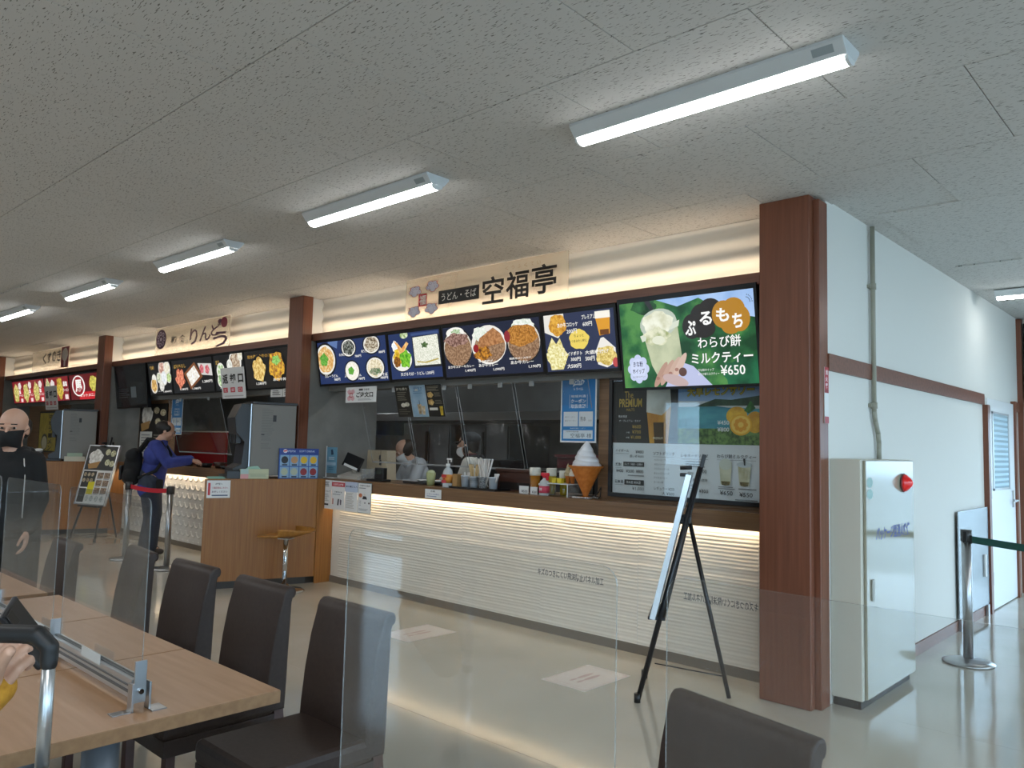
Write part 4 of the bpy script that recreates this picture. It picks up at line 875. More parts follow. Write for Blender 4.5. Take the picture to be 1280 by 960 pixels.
# left part: green drink, plates, till
q = at('drink_cup', 'pale green iced drink in a plastic cup', 'cup', -5.47, 4.82); MB().lathe([(.034, 0), (.045, .12), (.043, .12), (.033, .004)], mat('pale green drink', '#a9b07c', .3), n=18).build('cup', q); MB().ball((0, 0, .122), (.038, .038, .022), mat('green ice', '#bcc59a', .4)).build('topping', q)
q = at('tray_of_plates', 'black tray lying behind the flyers and green drink', 'tray', -5.66, 5.0); MB().box(-.26, .26, -.14, .14, 0, .012, BLACK, .004).build('base', q); MB().box(-.26, .26, -.14, -.13, .012, .022, BLACK).box(-.26, .26, .13, .14, .012, .022, BLACK).build('rim', q)
for k, (x, l) in enumerate(((-5.74, 'white plate at the left on the black tray'), (-5.57, 'white plate at the right on the black tray'))):
    q = at('plate', l, 'plate', x, 4.99, CT + .0125, 0, 'white plates on the black tray'); MB().lathe([(.05, 0), (.085, .022), (.088, .024), (.082, .026), (.05, .008)], PW, n=24).build('body', q); MB().lathe([(.03, -.0005), (.034, .004)], PW, n=20).build('foot_ring', q)
q = at('card_terminal', 'black card terminal on the counter behind the notices', 'terminal', -6.28, 4.84); MB().box(-.12, .12, -.05, .07, 0, .022, BLACK, .005).build('base', q); MB().box(-.02, .12, -.03, .02, .022, .135, BLACK, .006).build('body', q); MB().box(.0, .10, -.0315, -.03, .07, .12, mat('dark screen', '#1e2226', .1)).build('display', q)
q = at('acrylic_box', 'clear acrylic box beside the black card terminal', 'box', -6.46, 4.90)
for a in ((-.1, .1, -.06, -.057, 0, .115), (-.1, .1, .057, .06, 0, .115), (-.1, -.097, -.057, .057, 0, .115), (.097, .1, -.057, .057, 0, .115)): MB().box(*a, CLP).build('side_panel', q)
q = at('till', 'till with tilted black display and paper slip, next to the pale blue stand', 'till', -6.78, 4.92)
MB().prism([(-.10, 0), (.14, 0), (.14, .10), (-.10, .03)], 'x', -.16, .20, mat('till grey', '#b9b4ab', .5), bev=.004).build('body', q)
T = Matrix.Translation((0, -.02, .17)) @ Euler((-.35, .22, 0)).to_matrix().to_4x4(); MB().box(-.15, .14, -.008, .012, -.07, .075, BLACK, .005, T).build('display', q); MB().box(-.11, .12, -.012, -.008, -.066, -.04, PW, 0, T).build('paper_slip', q); MB().cyl((0, 0, .06), (0, -.01, .15), .02, mat('till grey', '#b9b4ab', .5)).build('stand', q)
q = at('kraft_bag', 'pale kraft bag with small dark emblem on the counter behind the card terminal', 'bag', -6.62, 5.14); KR = mat('kraft paper', '#b5a68d', .8)
MB().prism([(-.18, 0), (.18, 0), (.16, .30), (-.16, .30)], 'y', -.06, .06, KR, bev=.004).build('body', q); F = Flat((-.16, -.0605, .30), (.16, -.0605, .30), (-.16, -.0605, .0)); F.ell(.66, .25, .05, .09, DKT, wob=.2); F.ell(.70, .42, .07, .1, DKT, wob=.2); F.rect(.69, .0, .71, .3, DKT); F.build('print', q)
q = at('menu_stand', 'narrow pale blue upright card stand at the left end of the long counter', 'stand', -7.02, 4.80)
MB().box(-.10, .10, -.03, .06, 0, .006, PW).build('base', q); MB().box(-.10, -.092, -.004, .004, .006, .33, PW).build('post', q); MB().box(-.085, .09, -.003, .003, .05, .32, mat('pale blue card', '#6f9fb8', .5)).build('card', q)
F = Flat((-.085, -.0035, .32), (.09, -.0035, .32), (-.085, -.0035, .05)); F.poly([(.4, .1), (.6, .08), (.7, .28), (.45, .3)], P('#1f3a55')); F.lines(.2, .38, .9, .52, 2, P('#d5e2ea'), .4); F.rect(.05, .58, .95, .7, P('#a9c6d6')); F.lines(.2, .78, .9, .9, 2, P('#3f6f90'), .4); F.build('print', q)

# ================================================================== KIOSK TOPS
def kmat(s, d=0, z=1.0502): p = kpt(s, z, -d); return p
ang = math.atan2(kd.y, kd.x)
def dispenser(dx, label):
    c = kmat(.62, .30) + Vector((dx, 0, 0)); q = thing('drink_dispenser', label, 'dispenser', c, ang)
    G = mat('grey enamel', '#7a7873', .5); G2 = mat('dark machine grey', '#242527', .4)
    MB().box(-.20, .24, -.23, .23, .03, .74, G, .008).build('body', q)       # local x runs back along the kiosk, -y faces the hall
    MB().box(-.20, .25, -.235, .235, .74, .765, mat('dark trim', '#2b2b2c', .4), .004).build('top_trim', q)
    mb = MB(); mb.prism([(-.20, .03), (-.36, .03), (-.36, .10), (-.28, .14), (-.26, .36), (-.34, .45), (-.36, .60), (-.30, .74), (-.20, .74)], 'y', -.215, .215, G2, bev=.006); mb.build('front_fascia', q)
    MB().box(-.215, -.205, -.238, -.222, .04, .74, STEEL).build('edge_strip', q)
    MB().box(-.42, -.20, -.20, .20, .0, .03, G2, .004).build('drip_tray', q)
    mb = MB()
    for k in range(4): mb.box(-.33, -.28, -.16 + .1 * k, -.11 + .1 * k, .34, .44, BLACK, .006)
    mb.build('nozzle', q)
    F = Flat((-.20, -.2303, .74), (.24, -.2303, .74), (-.20, -.2303, .03)); t_ = P('#6d6c68'); F.lines(.22, .06, .52, .52, 20, t_, .4, .5); F.rect(.47, .15, .545, .24, P('#1c1c1d')); F.rect(.22, .42, .29, .435, P('#2a2a2a')); F.lines(.22, .55, .45, .64, 3, t_, .4, .4); F.build('print', q)
    for x, y in ((-.17, -.2), (.2, -.2), (-.17, .2), (.2, .2)): MB().cyl((x, y, 0), (x, y, .03), .018, BLACK, n=10).build('foot', q)
    return q
dispenser(0, 'grey drink dispenser on the near oak kiosk, its plain side to the hall'); dispenser(-5.43, 'grey drink dispenser on the far oak kiosk near the man in black')
# soft drink picture board
c = kmat(.895, .03); q = thing('drink_board', 'blue soft drink board with eight round drink pictures on the kiosk', 'board', c, ang)
MB().box(-.20, .20, 0, .015, 0, .305, mat('board blue', '#1f4f9c', .4), .002).build('board', q); MB().prism([(.015, 0), (.12, 0), (.015, .22)], 'x', -.02, .02, BLACK).build('strut', q)
F = Flat((-.20, -.0005, .305), (.20, -.0005, .305), (-.20, -.0005, 0)); F.rect(0, 0, 1, .19, P('#1d3a8a')); F.ell(.15, .09, .055, .06, P('#dfe3ea')); F.poly([(.10, .07), (.20, .05), (.185, .10), (.11, .115)], P('#c23040')); F.tb('PEPSI', .22, .06, .40, .125, P('#b9c8e6'), .01); F.tb('SOFT DRINK', .50, .06, .9, .12, P('#b9c8e6'), .005)
for k, cc in enumerate(('#1d1a1c', '#b98a5c', '#d9b31c', '#d6a81c', '#a9b39a', '#a8b09c', '#8c2a30', '#8a1f22')):
    u = .03 + .242 * (k % 4); v = .22 + .39 * (k // 4); F.rect(u, v, u + .225, v + .36, P('#7fa3c4')); F.ell(u + .112, v + .16, .085, .12, P(cc)); F.rect(u + .05, v + .30, u + .18, v + .345, P('#26303f'))
F.build('print', q)
for s, z0, l, c_ in ((.46, 0, 'pale green tissue box in front of the dispenser on the kiosk', '#b9bfa0'),):
    q = thing('tissue_box', l, 'box', kmat(s, .006), ang); MB().box(-.135, .135, 0, .052, 0, .095, mat('pale green card', c_, .6), .003).build('body', q)
    F = Flat((-.135, -.0004, .095), (.135, -.0004, .095), (-.135, -.0004, 0)); F.rect(0, 0, .28, .5, P('#a9c3c0')); F.rect(0, .52, .28, 1, P('#d39a9a')); F.rect(.3, .48, 1, .52, P('#8f9a86')); F.lines(.35, .6, .95, .85, 3, P('#8f9a86'), .4); F.build('print', q)
    MB().prism([(-.08, .095), (.06, .095), (.03, .125), (-.05, .118)], 'y', .015, .040, mat('mint tissue', '#9cc4b4', .8)).build('tissue', q)
q = thing('tissue_box', 'pale tissue box on the far oak kiosk by the dispenser', 'box', kmat(.60, .006) + Vector((-5.43, 0, 0)), ang); MB().box(-.135, .135, 0, .052, 0, .07, mat('pale card', '#c3c0b0', .6), .003).build('body', q); MB().box(-.10, .10, .008, .045, .07, .12, mat('mint card', '#9fb5a0', .6), .003).build('upper_box', q)
q = thing('cash_tray', 'dark grey block behind the notice at the kiosk corner', 'box', kmat(.27, .02), ang); MB().box(-.07, .07, 0, .042, 0, .075, mat('dark machine grey', '#242527', .4), .004).build('body', q); MB().box(-.06, .06, .006, .036, .075, .082, BLACK, .002).build('lid', q)
q = thing('cleaning_cloth', 'folded mint cloth lying on the kiosk corner', 'cloth', kmat(.11, .02), ang); MB().box(-.08, .08, 0, .12, 0, .010, mat('mint cloth', '#7fae9e', .9), .004).box(-.075, .07, .005, .11, .010, .018, mat('mint cloth', '#7fae9e', .9), .003).build('cloth', q)
q = thing('condiment_jar', 'white lidded jar on the far kiosk beside the man in black', 'jar', kmat(.14, .12) + Vector((-5.43, 0, 0)), 0); MB().lathe([(.06, 0), (.065, .01), (.065, .12), (.05, .14)], mat('steel jar', '#77787a', .3, .7), n=18).build('body', q); MB().lathe([(.055, .14), (.055, .17), (.02, .18)], PW, n=18).build('lid', q)

# bar stool in front of the kiosk
t = thing('bar_stool', 'round stool with curved plywood seat and chrome pedestal against the kiosk', 'stool', (-6.77, 4.15, 0), .6)
MB().lathe([(.19, 0), (.192, .008), (.17, .022), (.06, .035), (.035, .07)], CHROME, n=32).build('base', t); MB().cyl((0, 0, .07), (0, 0, .50), .024, CHROME).build('pedestal', t); MB().box(-.06, .06, -.06, .06, .495, .505, CHROME).build('mount_plate', t)
mb = MB(); rows = []; rows2 = []
for k in range(17):
    u = -1 + 2 * k / 16; row = []; row2 = []
    for j in range(13):
        v = -1 + 2 * j / 12; w = (1 - abs(v) ** 2.6) ** (1 / 2.6); x = u * .27 * max(w, .02); y = v * .20
        z = .512 + .035 * max(0, u) ** 2 * 1.6 + .02 * v * v - .01 * max(0, -u) ** 2; row.append((x, y, z)); row2.append((x, y, z + .016))
    rows.append(row[::-1]); rows2.append(row2)
ST = noise2('stool plywood', '#8a5a20', '#a87430', (30, 3, 30), .35, .3, .7)
mb.grid(rows, ST); mb.grid(rows2, ST)
for a_, b_ in ((rows[0], rows2[0]), (rows[-1], rows2[-1])): mb.grid([a_, b_[::-1]], ST)
mb.grid([[r[0] for r in rows], [r[-1] for r in rows2]], ST); mb.grid([[r[-1] for r in rows], [r[0] for r in rows2]], ST)
bmesh.ops.remove_doubles(mb.bm, verts=mb.bm.verts, dist=.0004); bmesh.ops.recalc_face_normals(mb.bm, faces=mb.bm.faces); mb.build('seat', t)

# ================================================================== VINYL SCREENS AND KITCHEN
def vinyl(x0, x1, label, seed, y0=4.835, y1=5.03, zt=1.97, zb=1.24):
    q = thing('vinyl_screen', label, 'screen', ((x0 + x1) / 2, y0, zb), 0, 'clear vinyl screens over the counters')
    mb = MB(); rows = []
    for k in range(13):
        f = k / 12; rows.append([(x0 + (x1 - x0) * j / 24, y0 + (y1 - y0) * f + .006 * f * math.sin(j * .35 + seed) + .0015 * math.sin(j * .8 + seed * 2), zt + (zb - zt) * f) for j in range(25)])
    mb.grid(rows, VINYL); wp(mb, 'vinyl', q)
    mb = MB(); mb.box(x0, x1, y1 - .004, y1 + .004, zb - .012, zb + .004, thin_clear('vinyl hem', (.7, .72, .72, 1), haze=.3)); wp(mb, 'hem', q)
    for xx in (x0, x1): wp(MB().cyl((xx, y0 - .004, zt), (xx, y1 - .004, zb), .003, M['vinyl hem'], n=6), 'side_hem', q)
    for f in (.25, .8): x = x0 + (x1 - x0) * f; wp(MB().box(x - .022, x + .022, y0 - .012, y0 + .003, zt - .04, zt, mat('white clip', '#b0b2b1', .5), .003), 'clip', q)
    return q
vinyl(-6.62, -5.93, 'clear vinyl screen behind the order sign, leftmost over the long counter', 1); vinyl(-5.90, -5.20, 'clear vinyl screen carrying the three flyers', 2)
vinyl(-5.17, -4.50, 'clear vinyl screen in front of the masked woman', 3); vinyl(-4.47, -3.70, 'clear vinyl screen beside the blue coupon poster over the wooden chest', 4)
vinyl(-11.1, -9.6, 'clear vinyl screen over the fish-scale counter', 5)
def bx(name, label, cat, x0, x1, y0, y1, z0, z1, m, parts=(), bev=.006):
    q = thing(name, label, cat, ((x0 + x1) / 2, (y0 + y1) / 2, z0)); wp(MB().box(x0, x1, y0, y1, z0, z1, m, bev), 'body', q)
    for nm, a, mm in parts: wp(MB().box(*a, mm, .003), nm, q)
    return q
bx('kitchen_hood', 'long dull steel hood high in the kitchen behind the vinyl screens', 'hood', -9.6, -4.4, 6.9, 7.998, 1.78, 2.3, HOODM, [('lip', (-9.6, -4.4, 6.86, 6.90, 1.74, 1.84), STEEL), ('filter', (-9.5, -4.5, 6.95, 7.9, 1.74, 1.779), DARK)])
bx('refrigerator', 'tall steel refrigerator behind the masked woman', 'refrigerator', -7.5, -6.72, 7.2, 7.98, 0, 1.7, HOODM, [('door', (-7.49, -7.12, 7.17, 7.2, .95, 1.68), HOODM), ('door', (-7.10, -6.73, 7.17, 7.2, .95, 1.68), HOODM), ('door', (-7.49, -6.73, 7.17, 7.2, .1, .92), HOODM), ('handle', (-7.16, -7.13, 7.14, 7.17, 1.2, 1.6), BLACK)])
bx('refrigerator', 'tall grey refrigerator in the kitchen to the left of the masked woman', 'refrigerator', -8.6, -7.8, 7.2, 7.98, 0, 1.7, HOODM, [('door', (-8.59, -8.21, 7.17, 7.2, .2, 1.68), HOODM), ('door', (-8.19, -7.81, 7.17, 7.2, .2, 1.68), HOODM), ('handle', (-8.25, -8.22, 7.14, 7.17, 1.2, 1.6), BLACK)])
bx('work_table', 'dark kitchen work table behind the long counter', 'table', -6.6, -3.9, 5.95, 6.45, .82, .86, HOODM, [('shelf', (-6.55, -3.95, 5.98, 6.42, .3, .33), HOODM)] + [('leg', (a, a + .05, b, b + .05, 0, .82), STEEL) for a in (-6.55, -4.0) for b in (5.98, 6.37)])
bx('black_appliance', 'black kitchen appliance on the work table behind the wooden chest', 'appliance', -5.2, -4.35, 6.0, 6.4, .861, 1.22, BLACK, [('panel', (-5.1, -4.5, 5.985, 6.0, .95, 1.15), DARK)])
bx('black_appliance', 'low black kitchen appliance on the work table behind the iced drink', 'appliance', -6.45, -5.75, 6.0, 6.4, .861, 1.28, BLACK, [('panel', (-6.4, -5.9, 5.985, 6.0, .95, 1.2), DARK)])
bx('red_crate', 'dark red crates in the kitchen behind the masked woman', 'crate', -5.7, -4.9, 6.9, 7.3, .9, 1.32, mat('dull red', '#5a2026', .6), [('lid', (-5.72, -4.88, 6.88, 7.32, 1.32, 1.35), mat('dull red', '#5a2026', .6))])
bx('storage_cabinet', 'dark kitchen cabinet along the back wall under the crate', 'cabinet', -6.6, -3.6, 6.85, 7.98, 0, .895, mat('dark cabinet', '#2f3030', .5), [('door', (-6.58 + .75 * k, -5.86 + .75 * k, 6.83, 6.85, .05, .85), mat('dark cabinet', '#2f3030', .5)) for k in range(4)])
bx('kitchen_partition', 'glossy red partition inside the kitchen above the fish-scale counter', 'panel', -12.1, -10.3, 5.30, 5.34, 1.056, 1.52, mat('glossy red', '#7c0f18', .25), [('edge', (-12.1, -10.3, 5.295, 5.345, 1.52, 1.535), mat('pale rail', '#b9ada0', .5))])
bx('kitchen_hood', 'steel hood block in the kitchen behind the red panel', 'hood', -11.5, -9.75, 6.6, 7.998, 1.55, 2.2, HOODM, [('lip', (-11.5, -9.75, 6.55, 6.6, 1.5, 1.6), STEEL)])
rnd = random.Random(5)
for k in range(7):
    x = -10.95 + .26 * k; m_ = (BLACK, mat('dark bowl', '#3a2418', .4))[k % 2]
    q = thing('serving_dish', 'small dark dish on the fish-scale counter by the blue-shirted man', 'dish', (x, 4.86 + .05 * (k % 2), CT), 0, 'dark dishes on the fish-scale counter')
    MB().lathe([(.05, 0), (.085, .035 + .02 * (k % 3)), (.08, .035 + .02 * (k % 3)), (.045, .008)], m_, n=16).build('bowl', q); MB().lathe([(.04, -.0003), (.044, .004)], m_, n=14).build('foot_ring', q)
for k, l in enumerate(('steel shaker on the fish-scale counter, left one of a pair', 'steel shaker on the fish-scale counter, right one of a pair')):
    q = thing('shaker', l, 'shaker', (-9.02 + .09 * k, 4.83, CT), 0, 'steel shakers'); MB().lathe([(.028, 0), (.028, .07)], STEEL, n=14).build('body', q); MB().lathe([(.03, .07), (.026, .085)], BLACK, n=14).build('lid', q)
kl = bpy.data.lights.new('kitchen_fill', 'AREA'); kl.shape = 'RECTANGLE'; kl.size = 1.2; kl.size_y = .15; kl.energy = 22; kl.color = (.9, .97, 1)  # unseen fill lights, added to brighten the dark kitchens
for x in (-5.0, -10.0): o = bpy.data.objects.new('kitchen_fill', kl); COL.objects.link(o); o.location = (x, 6.0, 2.85)

# ================================================================== RIGHT SIDE
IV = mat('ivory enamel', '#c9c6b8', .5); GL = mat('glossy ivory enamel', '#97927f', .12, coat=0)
t = thing('fire_cabinet', 'tall ivory fire extinguishing cabinet with a red lamp on the white wall', 'cabinet', (-1.71, 5.16, 0))
wp(MB().box(-1.799, -1.625, 4.70, 5.62, .05, 1.41, IV, .004), 'body', t); wp(MB().box(-1.79, -1.64, 4.72, 5.60, 0, .05, DARK), 'plinth', t)
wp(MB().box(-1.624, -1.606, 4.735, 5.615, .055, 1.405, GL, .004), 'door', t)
mb = MB(); T = Matrix.Translation((-1.60, 5.40, 1.265)) @ Matrix.Rotation(PI / 2, 4, 'Y'); mb.lathe([(.060, 0), (.060, .004), (.056, .008)], mat('lamp base red', '#7a1416', .3), T=T, n=24); wp(mb, 'lamp_base', t)
RL = mat('red lamp glass', '#c01010', .12, emit=.35, coat=.5); mb = MB(); mb.lathe([(.056, .008), (.052, .018), (.036, .036), (.018, .050), (.004, .055)], RL, T=T, n=24); wp(mb, 'lamp_dome', t)
o = Vector(t.location); F = Flat(Vector((-1.606, 4.735, 1.405)) - o, Vector((-1.606, 5.615, 1.405)) - o, Vector((-1.606, 4.735, .055)) - o)
BLU = P('#1c2a78'); F.tb('パッケージ型消火設備', .18, .29, .90, .35, BLU, .035); gr = P('#86a8a0')
for v in (.095, .145): F.ell(.07, v, .055, .022, gr)
F.poly([(.10, .525), (.135, .51), (.135, .54)], BLU); F.build('lettering', t); wp(MB().box(-1.606, -1.598, 4.80, 4.84, .60, .72, mat('pull recess', '#8d8a7d', .4), .002), 'latch', t)
t = thing('conduit_pipe', 'grey conduit pipe running from the ceiling down to the fire cabinet', 'pipe', (-1.775, 5.40, 1.41)); PG = mat('beige conduit', '#9c9a8a', .45)
wp(MB().tube([(-1.775, 5.40, H), (-1.775, 5.40, 1.72), (-1.775, 5.42, 1.66), (-1.775, 5.47, 1.58), (-1.775, 5.485, 1.52), (-1.775, 5.485, 1.411)], .0155, PG, 10), 'pipe', t)
for z in (2.55, 1.76): wp(MB().cyl((-1.775, 5.40, z - .02), (-1.775, 5.40, z + .02), .021, PG).box(-1.799, -1.78, 5.36, 5.44, z - .012, z + .012, PG), 'clamp', t)
t = thing('steel_kick_gate', 'low reflective steel guard plate standing by the white door', 'panel', (-1.765, 7.95, 0))
wp(MB().box(-1.779, -1.769, 7.38, 8.42, .10, .98, mat('mirror plate', '#7d8285', .25, .5), .003), 'plate', t); wp(MB().box(-1.769, -1.752, 8.22, 8.26, .36, .56, PW, .004), 'handle', t); wp(MB().box(-1.779, -1.76, 7.40, 7.46, 0, .10, STEEL).box(-1.779, -1.76, 8.32, 8.38, 0, .10, STEEL), 'foot', t)
# dark display board on the end wall
t = thing('wall_display', 'black display board on the end wall at the right edge of view', 'display', (-.95, 10.07, 2.1)); wp(MB().box(-1.735, -.3, 10.02, 10.099, 2.08, 2.90, mat('black display', '#08080a', .2), .004), 'housing', t); wp(MB().box(-1.72, -.32, 10.015, 10.02, 2.10, 2.88, mat('black panel', '#0d0d10', .12)), 'panel', t)
# queue posts
def post(x, y, label, h=.90):
    t = thing('queue_post', label, 'post', (x, y, 0))
    MB().lathe([(.16, 0), (.165, .006), (.165, .014), (.12, .026), (.05, .036), (.034, .04)], STEEL, n=36).build('base', t)
    MB().cyl((0, 0, .03), (0, 0, h - .08), .032, STEEL, n=20).build('pole', t); MB().cyl((0, 0, h - .08), (0, 0, h), .036, mat('dark post head', '#3b3b3a', .4), n=20).build('head', t); MB().box(-.012, .012, -.042, .042, h - .09, h - .01, BLACK, .003).build('belt_slot', t); return t
def belt(a, b, m, label, z, hh=.048):
    a = Vector((*a, z)); b = Vector((*b, z)); d = (b - a).normalized(); a = a + d * .037; b = b - d * .037; n = Vector((-d.y, d.x, 0)) * .0015
    q = thing('queue_belt', label, 'belt', (a + b) / 2); mb = MB(); o = q.location; N = 10; L_ = (b - a).length
    rows = [[a - o + d * L_ * k / N + Vector((0, 0, -hh - .02 * (1 - (2 * k / N - 1) ** 2))) + n * s for k in range(N + 1)] if w == 0 else [a - o + d * L_ * k / N + Vector((0, 0, -.02 * (1 - (2 * k / N - 1) ** 2))) + n * s for k in range(N + 1)] for w, s in ((0, 1), (1, 1), (1, -1), (0, -1), (0, 1))]
    mb.grid(rows, m, False); mb.build('webbing', q)
    e = d * .012
    for c in (a, b): MB().box(-.008, .008, -.008, .008, -hh - .005, .005, BLACK, 0, Matrix.Translation(c - o)).build('clip', q)
post(-1.468, 6.33, 'queue post with steel base and green belt by the corridor', .925)
post(.95, 5.15, 'second green belt queue post beyond the right edge'); belt((-1.468, 6.33), (.95, 5.15), mat('green webbing', '#0f4a41', .7), 'dark green queue belt stretching to the right edge', .885)
post(-8.68, 3.86, 'queue post at the right end of the red belt', .90); post(-9.66, 3.80, 'queue post at the left end of the red belt, before the blue-shirted man', .90); belt((-9.66, 3.80), (-8.68, 3.86), mat('red webbing', '#b80f26', .6), 'red queue belt in front of the blue-shirted man', .875)

# ================================================================== EASELS
EB = mat('easel black', '#17171a', .35)
def easel(label, blabel, base, face, draw, scale=1.0, back=.55):
    t = thing('easel', label, 'easel', (base[0], base[1], 0), face)   # faces local -y
    w = .25; top = 1.40; lean = .20
    for s in (-1, 1):
        mb = MB(); mb.cyl((s * w, -.24, 0), (s * .07, -.24 + .34, top - .06), .015, EB, n=10); mb.cyl((s * w, -.24, 0), (s * w, -.24, .05), .019, BLACK, n=10); mb.build('leg', t)
    mb = MB(); mb.cyl((0, back, 0), (0, .03, 1.05), .013, EB, n=10); mb.build('leg', t)
    mb = MB(); mb.box(-.018, .018, -.012, .012, .50, 1.455, EB, .003, Matrix.Translation((0, -.215, 0)) @ Matrix.Rotation(-.235, 4, 'X')); mb.build('mast', t)
    MB().box(-.20, .20, -.19, -.09, .455, .475, EB, .004).build('ledge', t); MB().box(-.05, .05, -.02, .05, 1.0, 1.05, EB, .006).build('hub', t)
    MB().cyl((0, back - .02, .12), (0, -.16, .16), .004, EB, n=6).build('cord', t)
    MB().box(-.04, .04, -.02, .035, 1.28, 1.30, EB, .003).cyl((0, -.02, 1.33), (0, .05, 1.335), .012, BLACK).build('clamp', t)
    b = thing('easel_board', blabel, 'board', (base[0], base[1], 0), face)
    T = Matrix.Translation((0, -.145, .477)) @ Matrix.Rotation(-.235, 4, 'X')
    MB().box(-.30, .30, -.022, .0, .0, .84, mat('board backing', '#77787a', .5), .002, T).build('panel', b)
    mb = MB()
    for a in ((-.305, .305, -.028, .003, -.0, .018), (-.305, .305, -.028, .003, .825, .843), (-.305, -.287, -.028, .003, .018, .825), (.287, .305, -.028, .003, .018, .825)): mb.box(*a, mat('silver frame', '#d5d7d9', .22, .6), 0, T)
    mb.build('frame', b)
    F = Flat(T @ Vector((-.287, -.0225, .825)), T @ Vector((.287, -.0225, .825)), T @ Vector((-.287, -.0225, .018))); draw(F); F.build('print', b)
def menu_plain(F): F.rect(0, 0, 1, 1, P('#c9cbcc')); F.lines(.1, .1, .9, .9, 12, GY, .35)
def menu_food(F):
    F.rect(0, 0, 1, 1, P('#dcdcd8')); F.rect(0, 0, 1, .42, P('#34322f')); F.ell(.3, .2, .24, .14, PN('#c9c2b8', '#f3f0ea', 20), wob=.08); F.poly([(.08, .32), (.5, .26), (.42, .38), (.14, .40)], P('#a97f4a'))
    for u, v in ((.68, .1), (.87, .12), (.74, .28), (.9, .3)): F.ell(u, v, .085, .055, PN('#8d8a5c', '#dcd8b8', 40))
    F.rect(.02, .44, .48, .72, P('#2c2b29')); F.rect(.28, .62, .5, .84, P('#d8c81c')); F.rect(.02, .74, .26, .98, P('#3a3936'))
    for k in range(3):
        for j in range(2): F.rect(.53 + .23 * j, .46 + .13 * k, .73 + .23 * j, .56 + .13 * k, PN('#5d4a3c', '#a98f78', 40)); F.lines(.53 + .23 * j, .565 + .13 * k, .73 + .23 * j, .585 + .13 * k, 1, GY, .6)
    for k in range(4): F.ell(.35 + .17 * k, .91, .06, .05, PN('#9aa09c', '#c9cdc9', 30))
    for k in range(6): F.ell(.1 + .13 * (k % 3), .5 + .1 * (k // 3), .05, .035, PN('#7a6a50', '#c9b79a', 40))
easel('tall black easel standing side-on before the long counter', 'silver framed board on the tall black easel, seen edge-on', (-2.50, 4.23), -1.07, menu_plain, back=.27)
easel('black easel with a food menu by the far kiosk', 'food menu board on the easel by the far kiosk', (-11.70, 4.22), .32, menu_food, back=.30)

# ================================================================== DINING TABLES
TT = .70
def table(x0, x1, y0, y1, label):
    q = thing('dining_table', label, 'table', ((x0 + x1) / 2, (y0 + y1) / 2, 0))
    wp(MB().box(x0 + .001, x1 - .001, y0, y1, TT - .036, TT, TABLE_EDGE, .002), 'edge_band', q); wp(MB().box(x0 + .003, x1 - .003, y0 + .002, y1 - .002, TT, TT + .0008, TABLE), 'tabletop', q)
    cx, cy = (x0 + x1) / 2, (y0 + y1) / 2
    wp(MB().cyl((cx, cy, .02), (cx, cy, TT - .05), .05, mat('grey pedestal', '#6f747a', .4, .5), n=24), 'pedestal', q); wp(MB().box(cx - .22, cx + .22, cy - .22, cy + .22, 0, .02, mat('grey pedestal', '#6f747a', .4, .5), .006), 'base_plate', q); wp(MB().box(cx - .16, cx + .16, cy - .16, cy + .16, TT - .05, TT - .036, BLACK), 'mount_plate', q)
TY0, TY1 = .545, 1.312
table(-2.765, -2.13, TY0, TY1, 'dining table at the right end of the row, its corner nearest the first chair'); table(-3.455, -2.767, TY0, TY1, 'second dining table in the row, behind the end one'); table(-4.06, -3.457, TY0, TY1, 'third dining table in the row, last before the narrow gap')
for k in range(2): table(-4.80 - .66 * k, -4.142 - .66 * k, TY0, 1.29, ('dining table across the narrow gap, in front of the man in black', 'dining table at the left edge, farthest of the row')[k])
table(-1.20, -.53, .50, 1.24, 'dining table under the near clear panels, below the view'); table(-.528, .14, .50, 1.24, 'dining table under the right clear panel, below the view')
